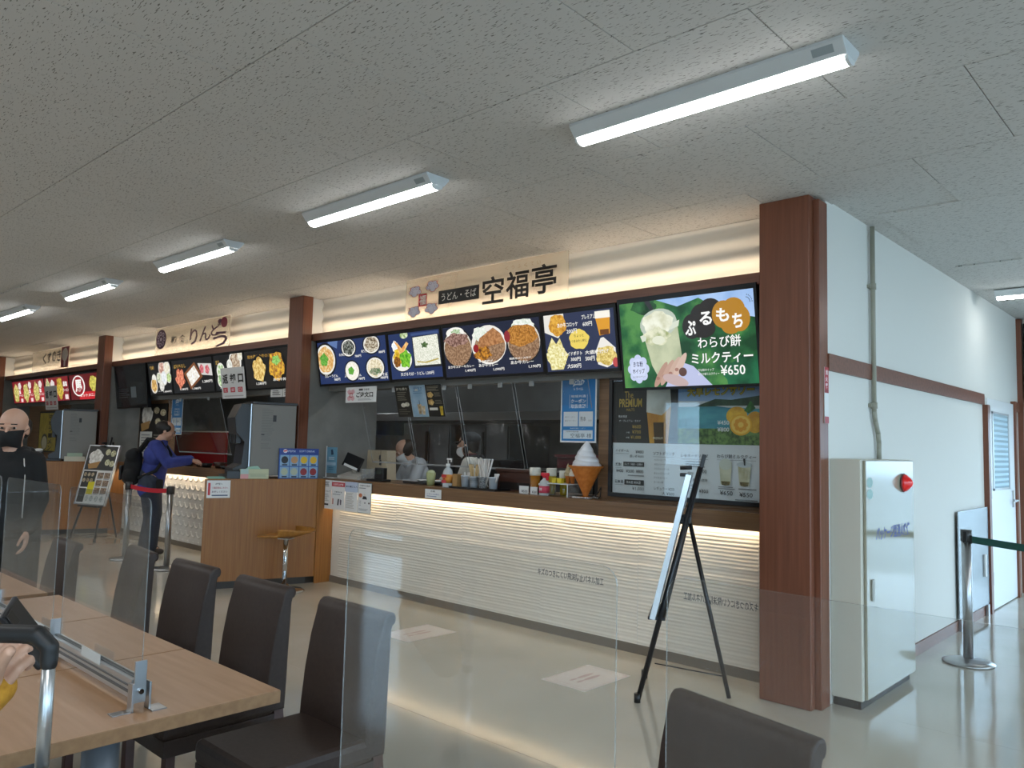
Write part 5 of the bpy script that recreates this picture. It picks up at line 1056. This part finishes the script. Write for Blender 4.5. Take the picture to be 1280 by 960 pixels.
# dividers
def rpanel(x0, x1, z0, z1, y, t=.003, r=.025):
    mb = MB(); pts = []
    for cx, cz, a0 in ((x1 - r, z1 - r, 0), (x0 + r, z1 - r, PI / 2)):
        for k in range(5): a = a0 + PI / 2 * k / 4; pts.append((cx + r * math.cos(a), cz + r * math.sin(a)))
    pts += [(x0, z0), (x1, z0)]
    mb.prism(pts, 'y', y - t / 2, y + t / 2, ACRYL); mb.bm.faces.ensure_lookup_table(); i = mb.mi(AEDGE)
    for f in mb.bm.faces:
        if len(f.verts) == 4 and abs(f.normal.y) < .5: f.material_index = i
    return mb
def divider(label, panels, y, xr0, xr1, brackets, txt):
    q = thing('table_divider', label, 'divider', ((xr0 + xr1) / 2, y, TT + .001))
    mb = MB(); mb.box(xr0, xr1, y - .018, y + .018, TT + .030, TT + .082, ALU, .002).box(xr0, xr1, y - .021, y - .018, TT + .045, TT + .052, mat('dark groove', '#4b4e50', .5)).box(xr0, xr1, y - .021, y - .018, TT + .062, TT + .066, M['dark groove']).box(xr0, xr1, y - .006, y + .006, TT + .081, TT + .086, M['dark groove']); wp(mb, 'rail', q)
    for k, (a, b) in enumerate(panels):
        mb = rpanel(a, b, TT + .086, 1.272, y); p = wp(mb, 'panel', q)
        if txt:
            o = Vector(q.location); mir = txt[k]; u0, u1 = ((.77, .965) if mir == 1 else (.04, .20))
            F = Flat(Vector((a, y - .0016, 1.272)) - o, Vector((b, y - .0016, 1.272)) - o, Vector((a, y - .0016, TT + .086)) - o, lift=.0003); F.tb('キズのつきにくい飛沫防止パネル加工', u0, .035, u1, .058, P('#3a3d42'), .01, mirror=mir == 2); F.build('lettering', p)
    for x in brackets:
        mb = MB(); mb.box(x - .004, x + .026, y - .026, y - .020, TT + .001, TT + .075, STEEL, .001).box(x - .004, x + .026, y + .020, y + .026, TT + .001, TT + .075, STEEL, .001).box(x - .004, x + .026, y - .075, y - .020, TT + .0012, TT + .004, STEEL).box(x - .004, x + .05, y + .02, y + .06, TT + .0012, TT + .004, STEEL).box(x + .020, x + .026, y - .021, y + .010, TT + .025, TT + .135, STEEL); wp(mb, 'bracket', q)
        wp(MB().cyl((x + .026, y - .004, TT + .055), (x + .033, y - .004, TT + .055), .007, CHROME, n=10), 'bolt', q)
    return q
d = divider('clear panel divider on an aluminium rail along the left dining tables', [(-2.87, -2.228), (-3.565, -2.955), (-4.30, -3.64)], .94, -4.02, -2.245, (-2.245, -2.93, -3.60), (1, 1, 1))
for x in (-2.62, -3.12): wp(MB().box(x, x + .15, .9195, .9205, TT + .075, TT + .105, mat('clear sticker', '#b9c2c4', .3)), 'rail_sticker', d)
divider('clear panel divider standing close to the camera over the near tables', [(-1.318, -.668), (-.585, .075)], .95, -1.19, .10, (-1.15, -.62, .05), (1, 2))

# ================================================================== CHAIRS
def chair(label):
    q = thing('dining_chair', label, 'chair', (0, 0, 0), 0, 'brown leatherette dining chairs')   # origin under the seat centre, faces -y
    w = .20
    # back: side profile (y, z): slightly reclined, rolled top
    fr = [(.155, .40), (.160, .50), (.172, .62), (.192, .74), (.212, .815)]
    top = [(.222 + .052 * math.sin(a), .822 + .046 * (1 - math.cos(a)) * .9) for a in [PI * k / 9 for k in range(10)]]
    roll = [(.256 + .014 * math.cos(a), .842 + .022 * math.sin(a)) for a in [PI / 2 - PI * k / 6 for k in range(7)]]
    top = [(.216, .836), (.224, .853), (.238, .864)]
    back = [(.252, .806), (.250, .74), (.246, .62), (.244, .50), (.240, .40)]
    pts = fr + top + roll + back
    mb = MB(); mb.prism(pts, 'x', -w, w, LEATHER, True, bev=.008); mb.build('backrest', q)
    MB().box(-w, w, -.235, .20, .385, .465, LEATHER, .022).build('seat', q)
    mb = MB(); mb.box(-w + .004, w - .004, -.228, -.2, .33, .39, LEATHER, .004).box(-w + .004, -w + .03, -.22, .2, .33, .39, LEATHER, .004).box(w - .03, w - .004, -.22, .2, .33, .39, LEATHER, .004); mb.build('apron', q)
    for sx in (-1, 1):
        MB().box(sx * (w - .03) - .018, sx * (w - .03) + .018, -.215, -.18, 0, .385, mat('dark wood leg', '#3d1d14', .4), .003).build('leg', q)
        MB().prism([(.20, .40), (.24, .40), (.285, 0), (.25, 0)], 'x', sx * (w - .03) - .017, sx * (w - .03) + .017, mat('dark wood leg', '#3d1d14', .4)).build('leg', q)
    return q
CH = chair('dining chair closest to the table corner, its whole seat in view'); CH.location = (-2.35, 1.49, 0)
copy_tree(CH, (-2.975, 1.49, 0), 'second dining chair from the table corner, tucked behind the end table')
copy_tree(CH, (-3.59, 1.49, 0), 'third dining chair from the table corner, half behind the clear panel')
copy_tree(CH, (-4.24, 1.50, 0), 'fourth dining chair, seen wholly through a clear panel before the queue posts', -.12)
copy_tree(CH, (-4.80, 1.33, 0), 'fifth and farthest dining chair, by the table in front of the man in black', -.05)
copy_tree(CH, (-.90, 1.45, 0), 'dining chair at the bottom of the view behind the near clear panels', -.22)

# ================================================================== PEOPLE
def V3(*a): return Vector(a)
def cap(mb, p0, r0, p1, r1, m, n=14):
    mb.cyl(p0, p1, r0, m, r1, n); mb.ball(p0, r0, m, n); mb.ball(p1, r1, m, n)
def fuse(mb, name, parent, voxel=.007, smooth=3):
    """one continuous closed surface out of the overlapping limbs in mb"""
    o = mb.build(name, parent)
    r = o.modifiers.new('r', 'REMESH'); r.mode = 'VOXEL'; r.voxel_size = voxel; r.use_smooth_shade = True
    s = o.modifiers.new('s', 'SMOOTH'); s.factor = .5; s.iterations = smooth
    bpy.context.view_layer.update(); dg = bpy.context.evaluated_depsgraph_get()
    me = bpy.data.meshes.new_from_object(o.evaluated_get(dg)); ms = list(o.data.materials); o.modifiers.clear(); o.data = me; me.name = name
    me.materials.clear()
    for q in ms[:1]: me.materials.append(q)
    me.polygons.foreach_set('material_index', [0] * len(me.polygons)); me.polygons.foreach_set('use_smooth', [True] * len(me.polygons))
    return o
def hand(mb, Wp, d, n, th, s=1.0, curl=(.25, .3, .25), m=None, thumb=.6, fan=1.0):
    d = d.normalized(); n = (n - d * n.dot(d)).normalized(); th = (th - d * th.dot(d) - n * th.dot(n)).normalized(); m = m or SKIN
    ln = (.072, .082, .076, .058)
    for k in range(4):
        o = (.030 - .020 * k) * s; kn = Wp + d * (.092 - .004 * abs(k - 1)) * s + th * o
        cap(mb, Wp + th * o * .55 + d * .008 * s, .014 * s, kn, .0105 * s, m, 10)
        dd = (d + th * (.10 - .075 * k) * fan).normalized(); p = kn; c = 0
        for j, f in enumerate((.46, .30, .24)):
            c += curl[j] * (1 + .12 * k); v = dd * math.cos(c) + n * math.sin(c); q = p + v * ln[k] * f * s
            cap(mb, p, (.0100 - .0010 * j) * s, q, (.0092 - .0010 * j) * s, m, 10); p = q
    thumb_ = thumb; thumb = .6 if thumb is None else thumb
    b = Wp + d * .02 * s + th * .022 * s; t1 = b + (d * .6 + th * .75 + n * .25).normalized() * .042 * s; t2 = t1 + (d * .85 + th * (.75 - thumb) + n * .35).normalized() * .032 * s; t3 = t2 + (d * .95 + th * (.5 - thumb) + n * .35).normalized() * .026 * s
    if thumb_ is None: return
    cap(mb, b, .016 * s, t1, .0125 * s, m, 10); cap(mb, t1, .0118 * s, t2, .0105 * s, m, 10); cap(mb, t2, .0105 * s, t3, .009 * s, m, 10)
def head(mb, c, f, up, m, s=1.0):
    """c = centre of the skull, f = facing, up = head up; fused head with nose, brow, chin and ears"""
    f = f.normalized(); r = f.cross(up).normalized(); up = r.cross(f).normalized(); R = Matrix((r, f, up)).transposed().to_4x4()
    E = lambda x, y, z, a, b, d_: mb.ball(c + (r * x + f * y + up * z) * s, (a * s, b * s, d_ * s), m, 20, R)
    E(0, -.012, .028, .074, .094, .090); E(0, .012, -.030, .062, .078, .082); E(0, .040, -.078, .036, .040, .032); E(0, .088, .012, .046, .018, .014)
    for x in (-1, 1): E(x * .036, .062, -.030, .022, .026, .024); E(x * .074, -.010, -.012, .010, .019, .030); E(x * .010, .092, -.034, .010, .010, .009)
    mb.cyl(c + (f * .084 + up * .012) * s, c + (f * .108 - up * .030) * s, .010 * s, m, .013 * s, 10); E(0, .100, -.030, .012, .014, .010)
    E(0, .082, -.062, .024, .012, .006); E(0, .080, -.071, .022, .012, .006)
    return r, f, up
def face(root, c, r, f, up, s=1.0, brow=HAIR, look=0):
    ew = mat('eye white', '#a89f97', .3); iris = mat('dark iris', '#1a1210', .2)
    for x in (-1, 1):
        p = c + (r * x * .031 + f * .086 + up * .0) * s
        mb = MB(); mb.ball(p - f * .001, (.0125 * s, .0125 * s, .0085 * s), ew, 12); mb.ball(p + (f * .0075 + r * look * .004) * s, (.0066 * s,) * 3, iris, 10); mb.build('eye', root)
        mb = MB(); mb.cyl(p + (r * x * -.014 + up * .021 + f * .013) * s, p + (r * x * .017 + up * .022 + f * .003) * s, .0042 * s, brow, .003 * s, 8); mb.build('eyebrow', root)
def mask(root, c, r, f, up, m, s=1.0):
    mb = MB(); rows = []
    for k in range(9):
        z = -.020 - .085 * k / 8; row = []
        for j in range(17):
            a = -1.25 + 2.5 * j / 16; bul = 1 - abs(k / 8 - .35) ** 2 * .9
            row.append(c + (r * .076 * math.sin(a) * (1 - .22 * k / 8) + f * (.012 + .112 * math.cos(a) * bul) + up * (z + .012 * abs(math.sin(a)) * (1 - k / 4))) * s)
        rows.append(row)
    mb.grid(rows, m); mb.grid([[p for p in q][::-1] for q in [[p - f * .002 for p in rr] for rr in rows]], m); mb.build('mask', root)
    mb = MB()
    for x in (-1, 1): mb.tube([c + (r * x * .071 + f * .045 - up * .022) * s, c + (r * x * .080 - f * .002 + up * .0) * s, c + (r * x * .076 - f * .022 - up * .012) * s], .0018, m, 6)
    mb.build('mask_strap', root)

# ---- man in black at the left edge
FZ = lambda f: math.atan2(-f[0], f[1])
p1 = thing('person', 'bald man in a black mask and black hoodie standing at the left edge', 'person', (-5.945, 1.58, 0), FZ((.85, -.53)))
def stand(mb, m, hz, sh, arms, legs, grow=0, parts='tahl'):
    pass
C1 = V3(0, .01, 1.475); U_ = V3(0, 0, 1); Fw = V3(0, 1, 0)
def trunk(mb, m, hip, chest, neck, g=0, w=1.0):
    cap(mb, hip + V3(-.075, 0, 0), .115 + g, hip + V3(.075, 0, 0), .115 + g, m, 18); cap(mb, hip, .13 + g, chest - V3(0, 0, .10), .125 + g, m, 18)
    cap(mb, chest + V3(-.085 * w, 0, 0), .115 + g, chest + V3(.085 * w, 0, 0), .115 + g, m, 18); cap(mb, chest + V3(-.13 * w, 0, .10), .066 + g, chest + V3(.13 * w, 0, .10), .066 + g, m, 16)
    cap(mb, chest + V3(0, 0, .10), .075 + g, neck, .058 + g * .5, m, 16)
def limb(mb, pts, rs, m, g=0):
    for (a, ra), (b, rb) in zip(zip(pts, rs), list(zip(pts, rs))[1:]): cap(mb, a, ra + g, b, rb + g, m, 14)
def arm_pts(sh, el, wr): return [sh, el, wr]
hip, chest, neck = V3(0, 0, .86), V3(0, 0, 1.17), V3(0, .005, 1.375)
armL = [V3(-.135, 0, 1.26), V3(-.165, -.05, 1.01), V3(-.15, .10, .82)]; armR = [V3(.135, 0, 1.26), V3(.165, -.05, 1.01), V3(.15, .10, .82)]
legL = [V3(-.085, 0, .84), V3(-.10, .02, .46), V3(-.105, -.02, .09)]; legR = [V3(.085, 0, .84), V3(.10, .02, .46), V3(.105, -.02, .09)]
def figure(root, head_c, f, up, hip, chest, neck, arms, legs, hands, shirt, pants, shoe, skin=SKIN, sg=.012, s=1.0, w=1.0, hem=0, voxel=.0075, hs=1.0):
    mb = MB(); trunk(mb, skin, hip, chest, neck, 0, w); cap(mb, neck - V3(0, 0, .03), .056, head_c - up * .03 - f * .012, .054, skin); fr = head(mb, head_c, f, up, skin, hs)
    for a in arms: limb(mb, a, (.052, .042, .028), skin)
    for l in legs: limb(mb, l, (.085, .058, .040), skin); cap(mb, l[2], .040, l[2] + V3(0, .12, -.055), .032, skin)
    for (wv, d, n, th, cu) in hands: hand(mb, wv, d, n, th, .95, cu, skin)
    fuse(mb, 'body', root, voxel if voxel < .006 else .006, 2)
    mb = MB(); trunk(mb, shirt, hip + V3(0, 0, hem), chest, neck - V3(0, 0, .055), sg, w)
    for a in arms: limb(mb, [a[0], a[1], a[1].lerp(a[2], .93)], (.062, .054, .042), shirt, sg * .6)
    fuse(mb, 'top', root, .0085, 4)
    if legs:
        mb = MB(); cap(mb, hip + V3(-.07, 0, -.03), .132, hip + V3(.07, 0, -.03), .132, pants, 18); cap(mb, hip, .140, hip + V3(0, .01, .07), .142, pants, 18)
        for l in legs: limb(mb, [l[0], l[1], l[1].lerp(l[2], .98)], (.115, .100, .088), pants, .004)
        fuse(mb, 'trousers', root, .0085, 4)
        for l in legs:
            mb = MB(); cap(mb, l[2] + V3(0, -.03, -.045), .042, l[2] + V3(0, .13, -.052), .036, shoe); cap(mb, l[2] + V3(0, 0, -.03), .048, l[2] + V3(0, .08, -.045), .042, shoe); fuse(mb, 'shoe', root, .008, 3)
    return fr
BLK = mat('black cloth', '#131314', .85); BLK2 = mat('black trouser cloth', '#161719', .85)
hd = [(armL[2], V3(0, .1, -1), V3(1, 0, 0), V3(0, 1, 0), (.3, .35, .3)), (armR[2], V3(0, .1, -1), V3(-1, 0, 0), V3(0, 1, 0), (.3, .35, .3))]
SK1 = mat('light skin', '#c69a82', .5)
fr = figure(p1, C1, Fw, U_, hip, chest, neck, (armL, armR), (legL, legR), hd, BLK, BLK2, BLACK, SK1, .010, hs=1.12, w=.50)
face(p1, C1, *fr, s=1.12, look=-.6); mask(p1, C1, *fr, mat('black mask', '#0e0e10', .8), 1.13)
mb = MB(); 
for x in (-1, 1):
    for k in range(5): a = .2 + k * .35; mb.ball(C1 + V3(x * .083 * math.cos(a * .55), -.035 - .05 * math.sin(a * .8), .02 - .012 * k), (.014, .030, .040), HAIR, 12)
mb.ball(C1 + V3(0, -.10, .0), (.070, .028, .055), HAIR, 14); mb.build('hair', p1)
mb = MB(); mb.lathe([(.085, -.03), (.100, 0), (.095, .03), (.072, .045)], BLK, (0, -.035, 1.315), 24); cap(mb, V3(-.07, -.10, 1.31), .045, V3(.07, -.10, 1.31), .045, BLK); fuse(mb, 'hood', p1, .008, 3)
mb = MB(); mb.tube([V3(-.095, .075, 1.28), V3(-.115, .100, 1.16), V3(-.118, .110, .90)], .0035, mat('pale cord', '#c9c7c2', .7)); mb.build('zip_cord', p1)

# ---- man in the blue shirt at the fish-scale counter
p2 = thing('person', 'man in a blue shirt with a black backpack reaching over the fish-scale counter', 'person', (-9.98, 4.20, 0), FZ((.52, .854)))
hip, chest, neck = V3(0, -.02, .90), V3(0, .03, 1.215), V3(0, .09, 1.42); C2 = V3(0, .135, 1.515); up2 = V3(0, -.35, 1).normalized(); f2 = V3(0, 1, -.30).normalized()
aL = [V3(-.19, .05, 1.33), V3(-.235, .20, 1.13), V3(-.17, .42, 1.16)]; aR = [V3(.19, .05, 1.33), V3(.24, .20, 1.12), V3(.16, .44, 1.15)]
lL = [V3(-.09, -.02, .88), V3(-.10, .02, .48), V3(-.11, -.05, .09)]; lR = [V3(.09, -.02, .88), V3(.11, .04, .48), V3(.12, .03, .09)]
hd = [(aL[2], V3(.1, 1, -.15), V3(0, -.2, -1), V3(1, 0, 0), (.35, .4, .35)), (aR[2], V3(-.1, 1, -.1), V3(0, -.2, -1), V3(-1, 0, 0), (.35, .4, .35))]
BLUE = noise2('blue shirt cloth', '#2c3578', '#3a4690', (9, 9, 9), .85, .3, .7); DEN = mat('dark denim', '#2f3746', .85)
fr = figure(p2, C2, f2, up2, hip, chest, neck, (aL, aR), (lL, lR), hd, BLUE, DEN, mat('brown shoe', '#2f2824', .6), SK1, .022, hem=-.10, hs=1.0)
face(p2, C2, *fr)
mb = MB(); mb.ball(C2 - f2 * .025 + up2 * .045, (.084, .098, .078), HAIR, 18); mb.ball(C2 - f2 * .055 + up2 * .0, (.076, .06, .07), HAIR, 16); mb.ball(C2 + f2 * .035 + up2 * .068, (.066, .062, .044), HAIR, 16); mb.ball(C2 - f2 * .005 + up2 * .03 + V3(.056, 0, 0), (.030, .075, .052), HAIR, 14); mb.ball(C2 - f2 * .005 + up2 * .03 - V3(.056, 0, 0), (.030, .075, .052), HAIR, 14); fuse(mb, 'hair', p2, .007, 2)
mb = MB(); cap(mb, V3(-.07, -.24, .95), .10, V3(.07, -.24, .95), .10, BLK); cap(mb, V3(-.06, -.23, 1.20), .085, V3(.06, -.23, 1.20), .085, BLK); cap(mb, V3(0, -.24, .95), .12, V3(0, -.22, 1.2), .095, BLK); fuse(mb, 'backpack', p2, .009, 3)
MB().box(-.09, .09, -.37, -.34, .90, 1.08, mat('backpack pocket', '#1c1c1e', .7), .012).build('backpack_pocket', p2)
for x in (-1, 1): mb = MB(); mb.tube([V3(x * .10, -.17, 1.25), V3(x * .12, -.06, 1.41), V3(x * .13, .10, 1.37), V3(x * .16, .18, 1.22), V3(x * .18, .06, 1.02), V3(x * .13, -.14, .93)], .020, BLK, 8); mb.build('backpack_strap', p2)
MB().box(.13, .20, .07, .15, .78, .92, BLK, .02).build('waist_pouch', p2)

# ---- masked woman behind the long counter
p3 = thing('person', 'woman in a dark cap and white mask working behind the long counter', 'person', (-5.64, 5.56, 0), FZ((-.86, -.50)))
hip, chest, neck = V3(0, -.03, .86), V3(0, .02, 1.14), V3(0, .065, 1.335); C3 = V3(0, .095, 1.430); f3 = V3(0, 1, -.25).normalized(); up3 = V3(0, -.25, 1).normalized()
aL = [V3(-.165, .03, 1.25), V3(-.20, .10, 1.03), V3(-.13, .30, 1.08)]; aR = [V3(.165, .03, 1.25), V3(.20, .10, 1.03), V3(.12, .30, 1.08)]
lL = [V3(-.08, -.03, .84), V3(-.09, .0, .46), V3(-.09, -.04, .09)]; lR = [V3(.08, -.03, .84), V3(.09, .0, .46), V3(.09, -.04, .09)]
hd = [(aL[2], V3(.2, 1, -.1), V3(0, -.1, -1), V3(1, 0, 0), (.4, .45, .4)), (aR[2], V3(-.2, 1, -.1), V3(0, -.1, -1), V3(-1, 0, 0), (.4, .45, .4))]
SHW = noise2('pale striped shirt', '#b9b5ac', '#d8d5cd', (70, 2, 2), .8, .4, .6)
fr = figure(p3, C3, f3, up3, hip, chest, neck, (aL, aR), (lL, lR), hd, SHW, BLK2, BLACK, SK1, .014, hs=.98)
face(p3, C3, *fr); mask(p3, C3, *fr, mat('white mask', '#dfe0e0', .8))
mb = MB(); mb.ball(C3 - f3 * .03 + up3 * .02, (.086, .092, .095), HAIR, 18); mb.ball(C3 - f3 * .075 - up3 * .03, (.07, .055, .075), HAIR, 16); mb.ball(C3 - f3 * .02 - up3 * .05 + V3(.07, 0, 0), (.018, .03, .05), HAIR, 12); mb.ball(C3 - f3 * .02 - up3 * .05 - V3(.07, 0, 0), (.018, .03, .05), HAIR, 12); fuse(mb, 'hair', p3, .007, 2)
CAPM = mat('dark cap', '#20262c', .8); mb = MB(); mb.ball(C3 - f3 * .02 + up3 * .065, (.094, .104, .070), CAPM, 20); cap(mb, C3 + f3 * .07 + up3 * .06 + V3(-.05, 0, 0), .012, C3 + f3 * .07 + up3 * .06 + V3(.05, 0, 0), .012, CAPM); cap(mb, C3 + f3 * .12 + up3 * .045 + V3(-.035, 0, 0), .009, C3 + f3 * .12 + up3 * .045 + V3(.035, 0, 0), .009, CAPM); mb.ball(C3 + f3 * .095 + up3 * .052, (.062, .05, .009), CAPM, 16); fuse(mb, 'cap', p3, .006, 2)
AP = mat('dark apron', '#191a1f', .85); mb = MB(); cap(mb, V3(-.06, .085, .85), .085, V3(.06, .085, .85), .085, AP); cap(mb, V3(-.05, .095, 1.08), .080, V3(.05, .095, 1.08), .080, AP); cap(mb, V3(-.10, .02, .9), .07, V3(.10, .02, .9), .07, AP); fuse(mb, 'apron', p3, .008, 3)
for x in (-1, 1): mb = MB(); mb.tube([V3(x * .075, .15, 1.12), V3(x * .10, .10, 1.31), V3(x * .09, -.04, 1.33), V3(x * .06, -.14, 1.10)], .012, AP); mb.build('apron_strap', p3)
mb = MB(); mb.lathe([(.060, 0), (.072, .01), (.062, .05)], mat('maroon scarf', '#4d1820', .8), (0, .06, 1.30), 18); mb.build('scarf', p3)

# ---- second helper further left, behind the vinyl
p4 = thing('person', 'dark-haired helper in a pale shirt bending behind the kraft bag', 'person', (-6.86, 5.84, 0), FZ((-.3, -.95)))
hip, chest, neck = V3(0, -.10, .86), V3(0, .03, 1.10), V3(0, .12, 1.27); C4 = V3(0, .17, 1.355); f4 = V3(0, 1, -.6).normalized(); up4 = V3(0, -.6, 1)
aL = [V3(-.17, .05, 1.20), V3(-.21, .15, .98), V3(-.13, .34, .99)]; aR = [V3(.17, .05, 1.20), V3(.21, .15, .98), V3(.13, .34, .99)]
lL = [V3(-.08, -.10, .84), V3(-.09, -.02, .46), V3(-.09, -.06, .09)]; lR = [V3(.08, -.10, .84), V3(.09, -.02, .46), V3(.09, -.06, .09)]
hd = [(aL[2], V3(.2, 1, -.2), V3(0, -.1, -1), V3(1, 0, 0), (.4, .45, .4)), (aR[2], V3(-.2, 1, -.2), V3(0, -.1, -1), V3(-1, 0, 0), (.4, .45, .4))]
fr = figure(p4, C4, f4, up4, hip, chest, neck, (aL, aR), (lL, lR), hd, mat('pale shirt', '#b9bcc0', .8), BLK2, BLACK, SK1, .014)
face(p4, C4, *fr); mask(p4, C4, *fr, mat('white mask', '#dfe0e0', .8))
mb = MB(); mb.ball(C4 - f4 * .03 + up4.normalized() * .035, (.086, .096, .085), HAIR, 18); mb.ball(C4 + f4.normalized() * .035 + up4.normalized() * .06, (.072, .058, .048), HAIR, 16); mb.ball(C4 - f4.normalized() * .02 + V3(.062, 0, 0), (.024, .06, .075), HAIR, 14); mb.ball(C4 - f4.normalized() * .02 - V3(.062, 0, 0), (.024, .06, .075), HAIR, 14); fuse(mb, 'hair', p4, .007, 2)

# ---- hand of the person seated just outside the left edge, and the phone
p5 = thing('person', 'hand with a mustard cuff holding a dark phone at the left edge', 'person', (-1.72, .36, .90))
SK2 = mat('hand skin', '#c79c84', .5)
mb = MB(); Wp = V3(.092, .053, .078); d_ = V3(.30, .28, .80); th_ = V3(-.62, -.50, .30); n_ = V3(-.68, .73, .0); el = Wp + V3(-.10, -.12, -.16)
hand(mb, Wp, d_, n_, th_, .92, (.75, .85, .6), SK2, None); tp = [V3(.108, .058, .100), V3(.150, .055, .135), V3(.187, .053, .163), V3(.220, .056, .187)]
for (a_, ra), (b_, rb) in zip(zip(tp, (.018, .0145, .0125, .0095)), list(zip(tp, (.018, .0145, .0125, .0095)))[1:]): cap(mb, a_, ra, b_, rb, SK2, 12)
cap(mb, Wp + d_.normalized() * .01, .025, el, .038, SK2); cap(mb, el, .040, el + V3(-.16, -.02, .10), .048, SK2)
fuse(mb, 'hand', p5, .0026, 3)
MU = noise2('mustard knit', '#a8741c', '#c08a2a', (90, 90, 90), .9, .3, .7, bump=.3)
mb = MB(); cap(mb, Wp.lerp(el, -.14), .034, el, .052, MU); cap(mb, el, .052, el + V3(-.16, -.02, .10), .062, MU); fuse(mb, 'sleeve', p5, .005, 3)
ph = thing('phone', 'dark phone held in the hand at the left edge', 'phone', (-1.640, .480, 1.082), 0)
T = Euler((.5, .35, -.55)).to_matrix().to_4x4(); MB().box(-.038, .038, -.005, .005, -.062, .062, mat('phone case', '#16181d', .35), .004, T).build('case', ph); MB().box(-.034, .034, -.0062, -.005, -.057, .057, mat('phone glass', '#0b0d14', .06), 0, T).build('display', ph); MB().box(.004, .030, .005, .0075, .028, .056, BLACK, .001, T).build('camera_bump', ph)

# ================================================================== SUITCASE IN FRONT
sc_ = thing('suitcase', 'suitcase with raised silver handle tubes and a black grip at the lower left', 'suitcase', (-1.53, .33, 0), 0)
ex = V3(.30, .954, 0); ax = V3(.733, .68, 0)    # handle runs along ax
mb = MB(); A_ = V3(.065, .135, 0); Bq = A_ - ax * .21
T = Matrix.Translation((A_ + Bq) / 2 + V3(.04, -.045, 0)) @ Matrix.Rotation(math.atan2(ax.y, ax.x), 4, 'Z')
MB().box(-.19, .19, -.12, .12, .06, .60, mat('suitcase shell', '#3b4048', .35), .035, T).build('shell', sc_)
MB().box(-.192, .192, -.004, .004, .065, .595, BLACK, .002, T).build('zip_seam', sc_)
for p in (A_, Bq):
    mb = MB(); mb.cyl(p + V3(0, 0, .55), p + V3(0, 0, .88), .0125, ALU, n=20); mb.cyl(p + V3(0, 0, .88), p + V3(0, 0, 1.09), .0105, ALU, n=20); mb.build('handle_tube', sc_)
    MB().cyl(p + V3(0, 0, .87), p + V3(0, 0, .888), .0145, BLACK, n=18).build('tube_collar', sc_)
GR = mat('black grip', '#141517', .5)
mb = MB(); cap(mb, A_ + V3(0, 0, 1.065), .0135, A_ + V3(0, 0, 1.092), .0145, GR); cap(mb, A_ + V3(0, 0, 1.092), .0145, A_ - ax * .022 + V3(0, 0, 1.112), .0155, GR); cap(mb, A_ - ax * .022 + V3(0, 0, 1.112), .0155, Bq + ax * .022 + V3(0, 0, 1.112), .0155, GR); cap(mb, Bq + ax * .022 + V3(0, 0, 1.112), .0155, Bq + V3(0, 0, 1.092), .0145, GR); cap(mb, Bq + V3(0, 0, 1.092), .0145, Bq + V3(0, 0, 1.065), .0135, GR); fuse(mb, 'grip', sc_, .0035, 2)
for sx in (-1, 1):
    for sy in (-1, 1): MB().cyl((sx * .15 - .012, sy * .085, .03), (sx * .15 + .012, sy * .085, .03), .03, BLACK, n=16).box(sx * .15 - .02, sx * .15 + .02, sy * .085 - .015, sy * .085 + .015, .04, .075, BLACK).build('wheel', sc_, T)
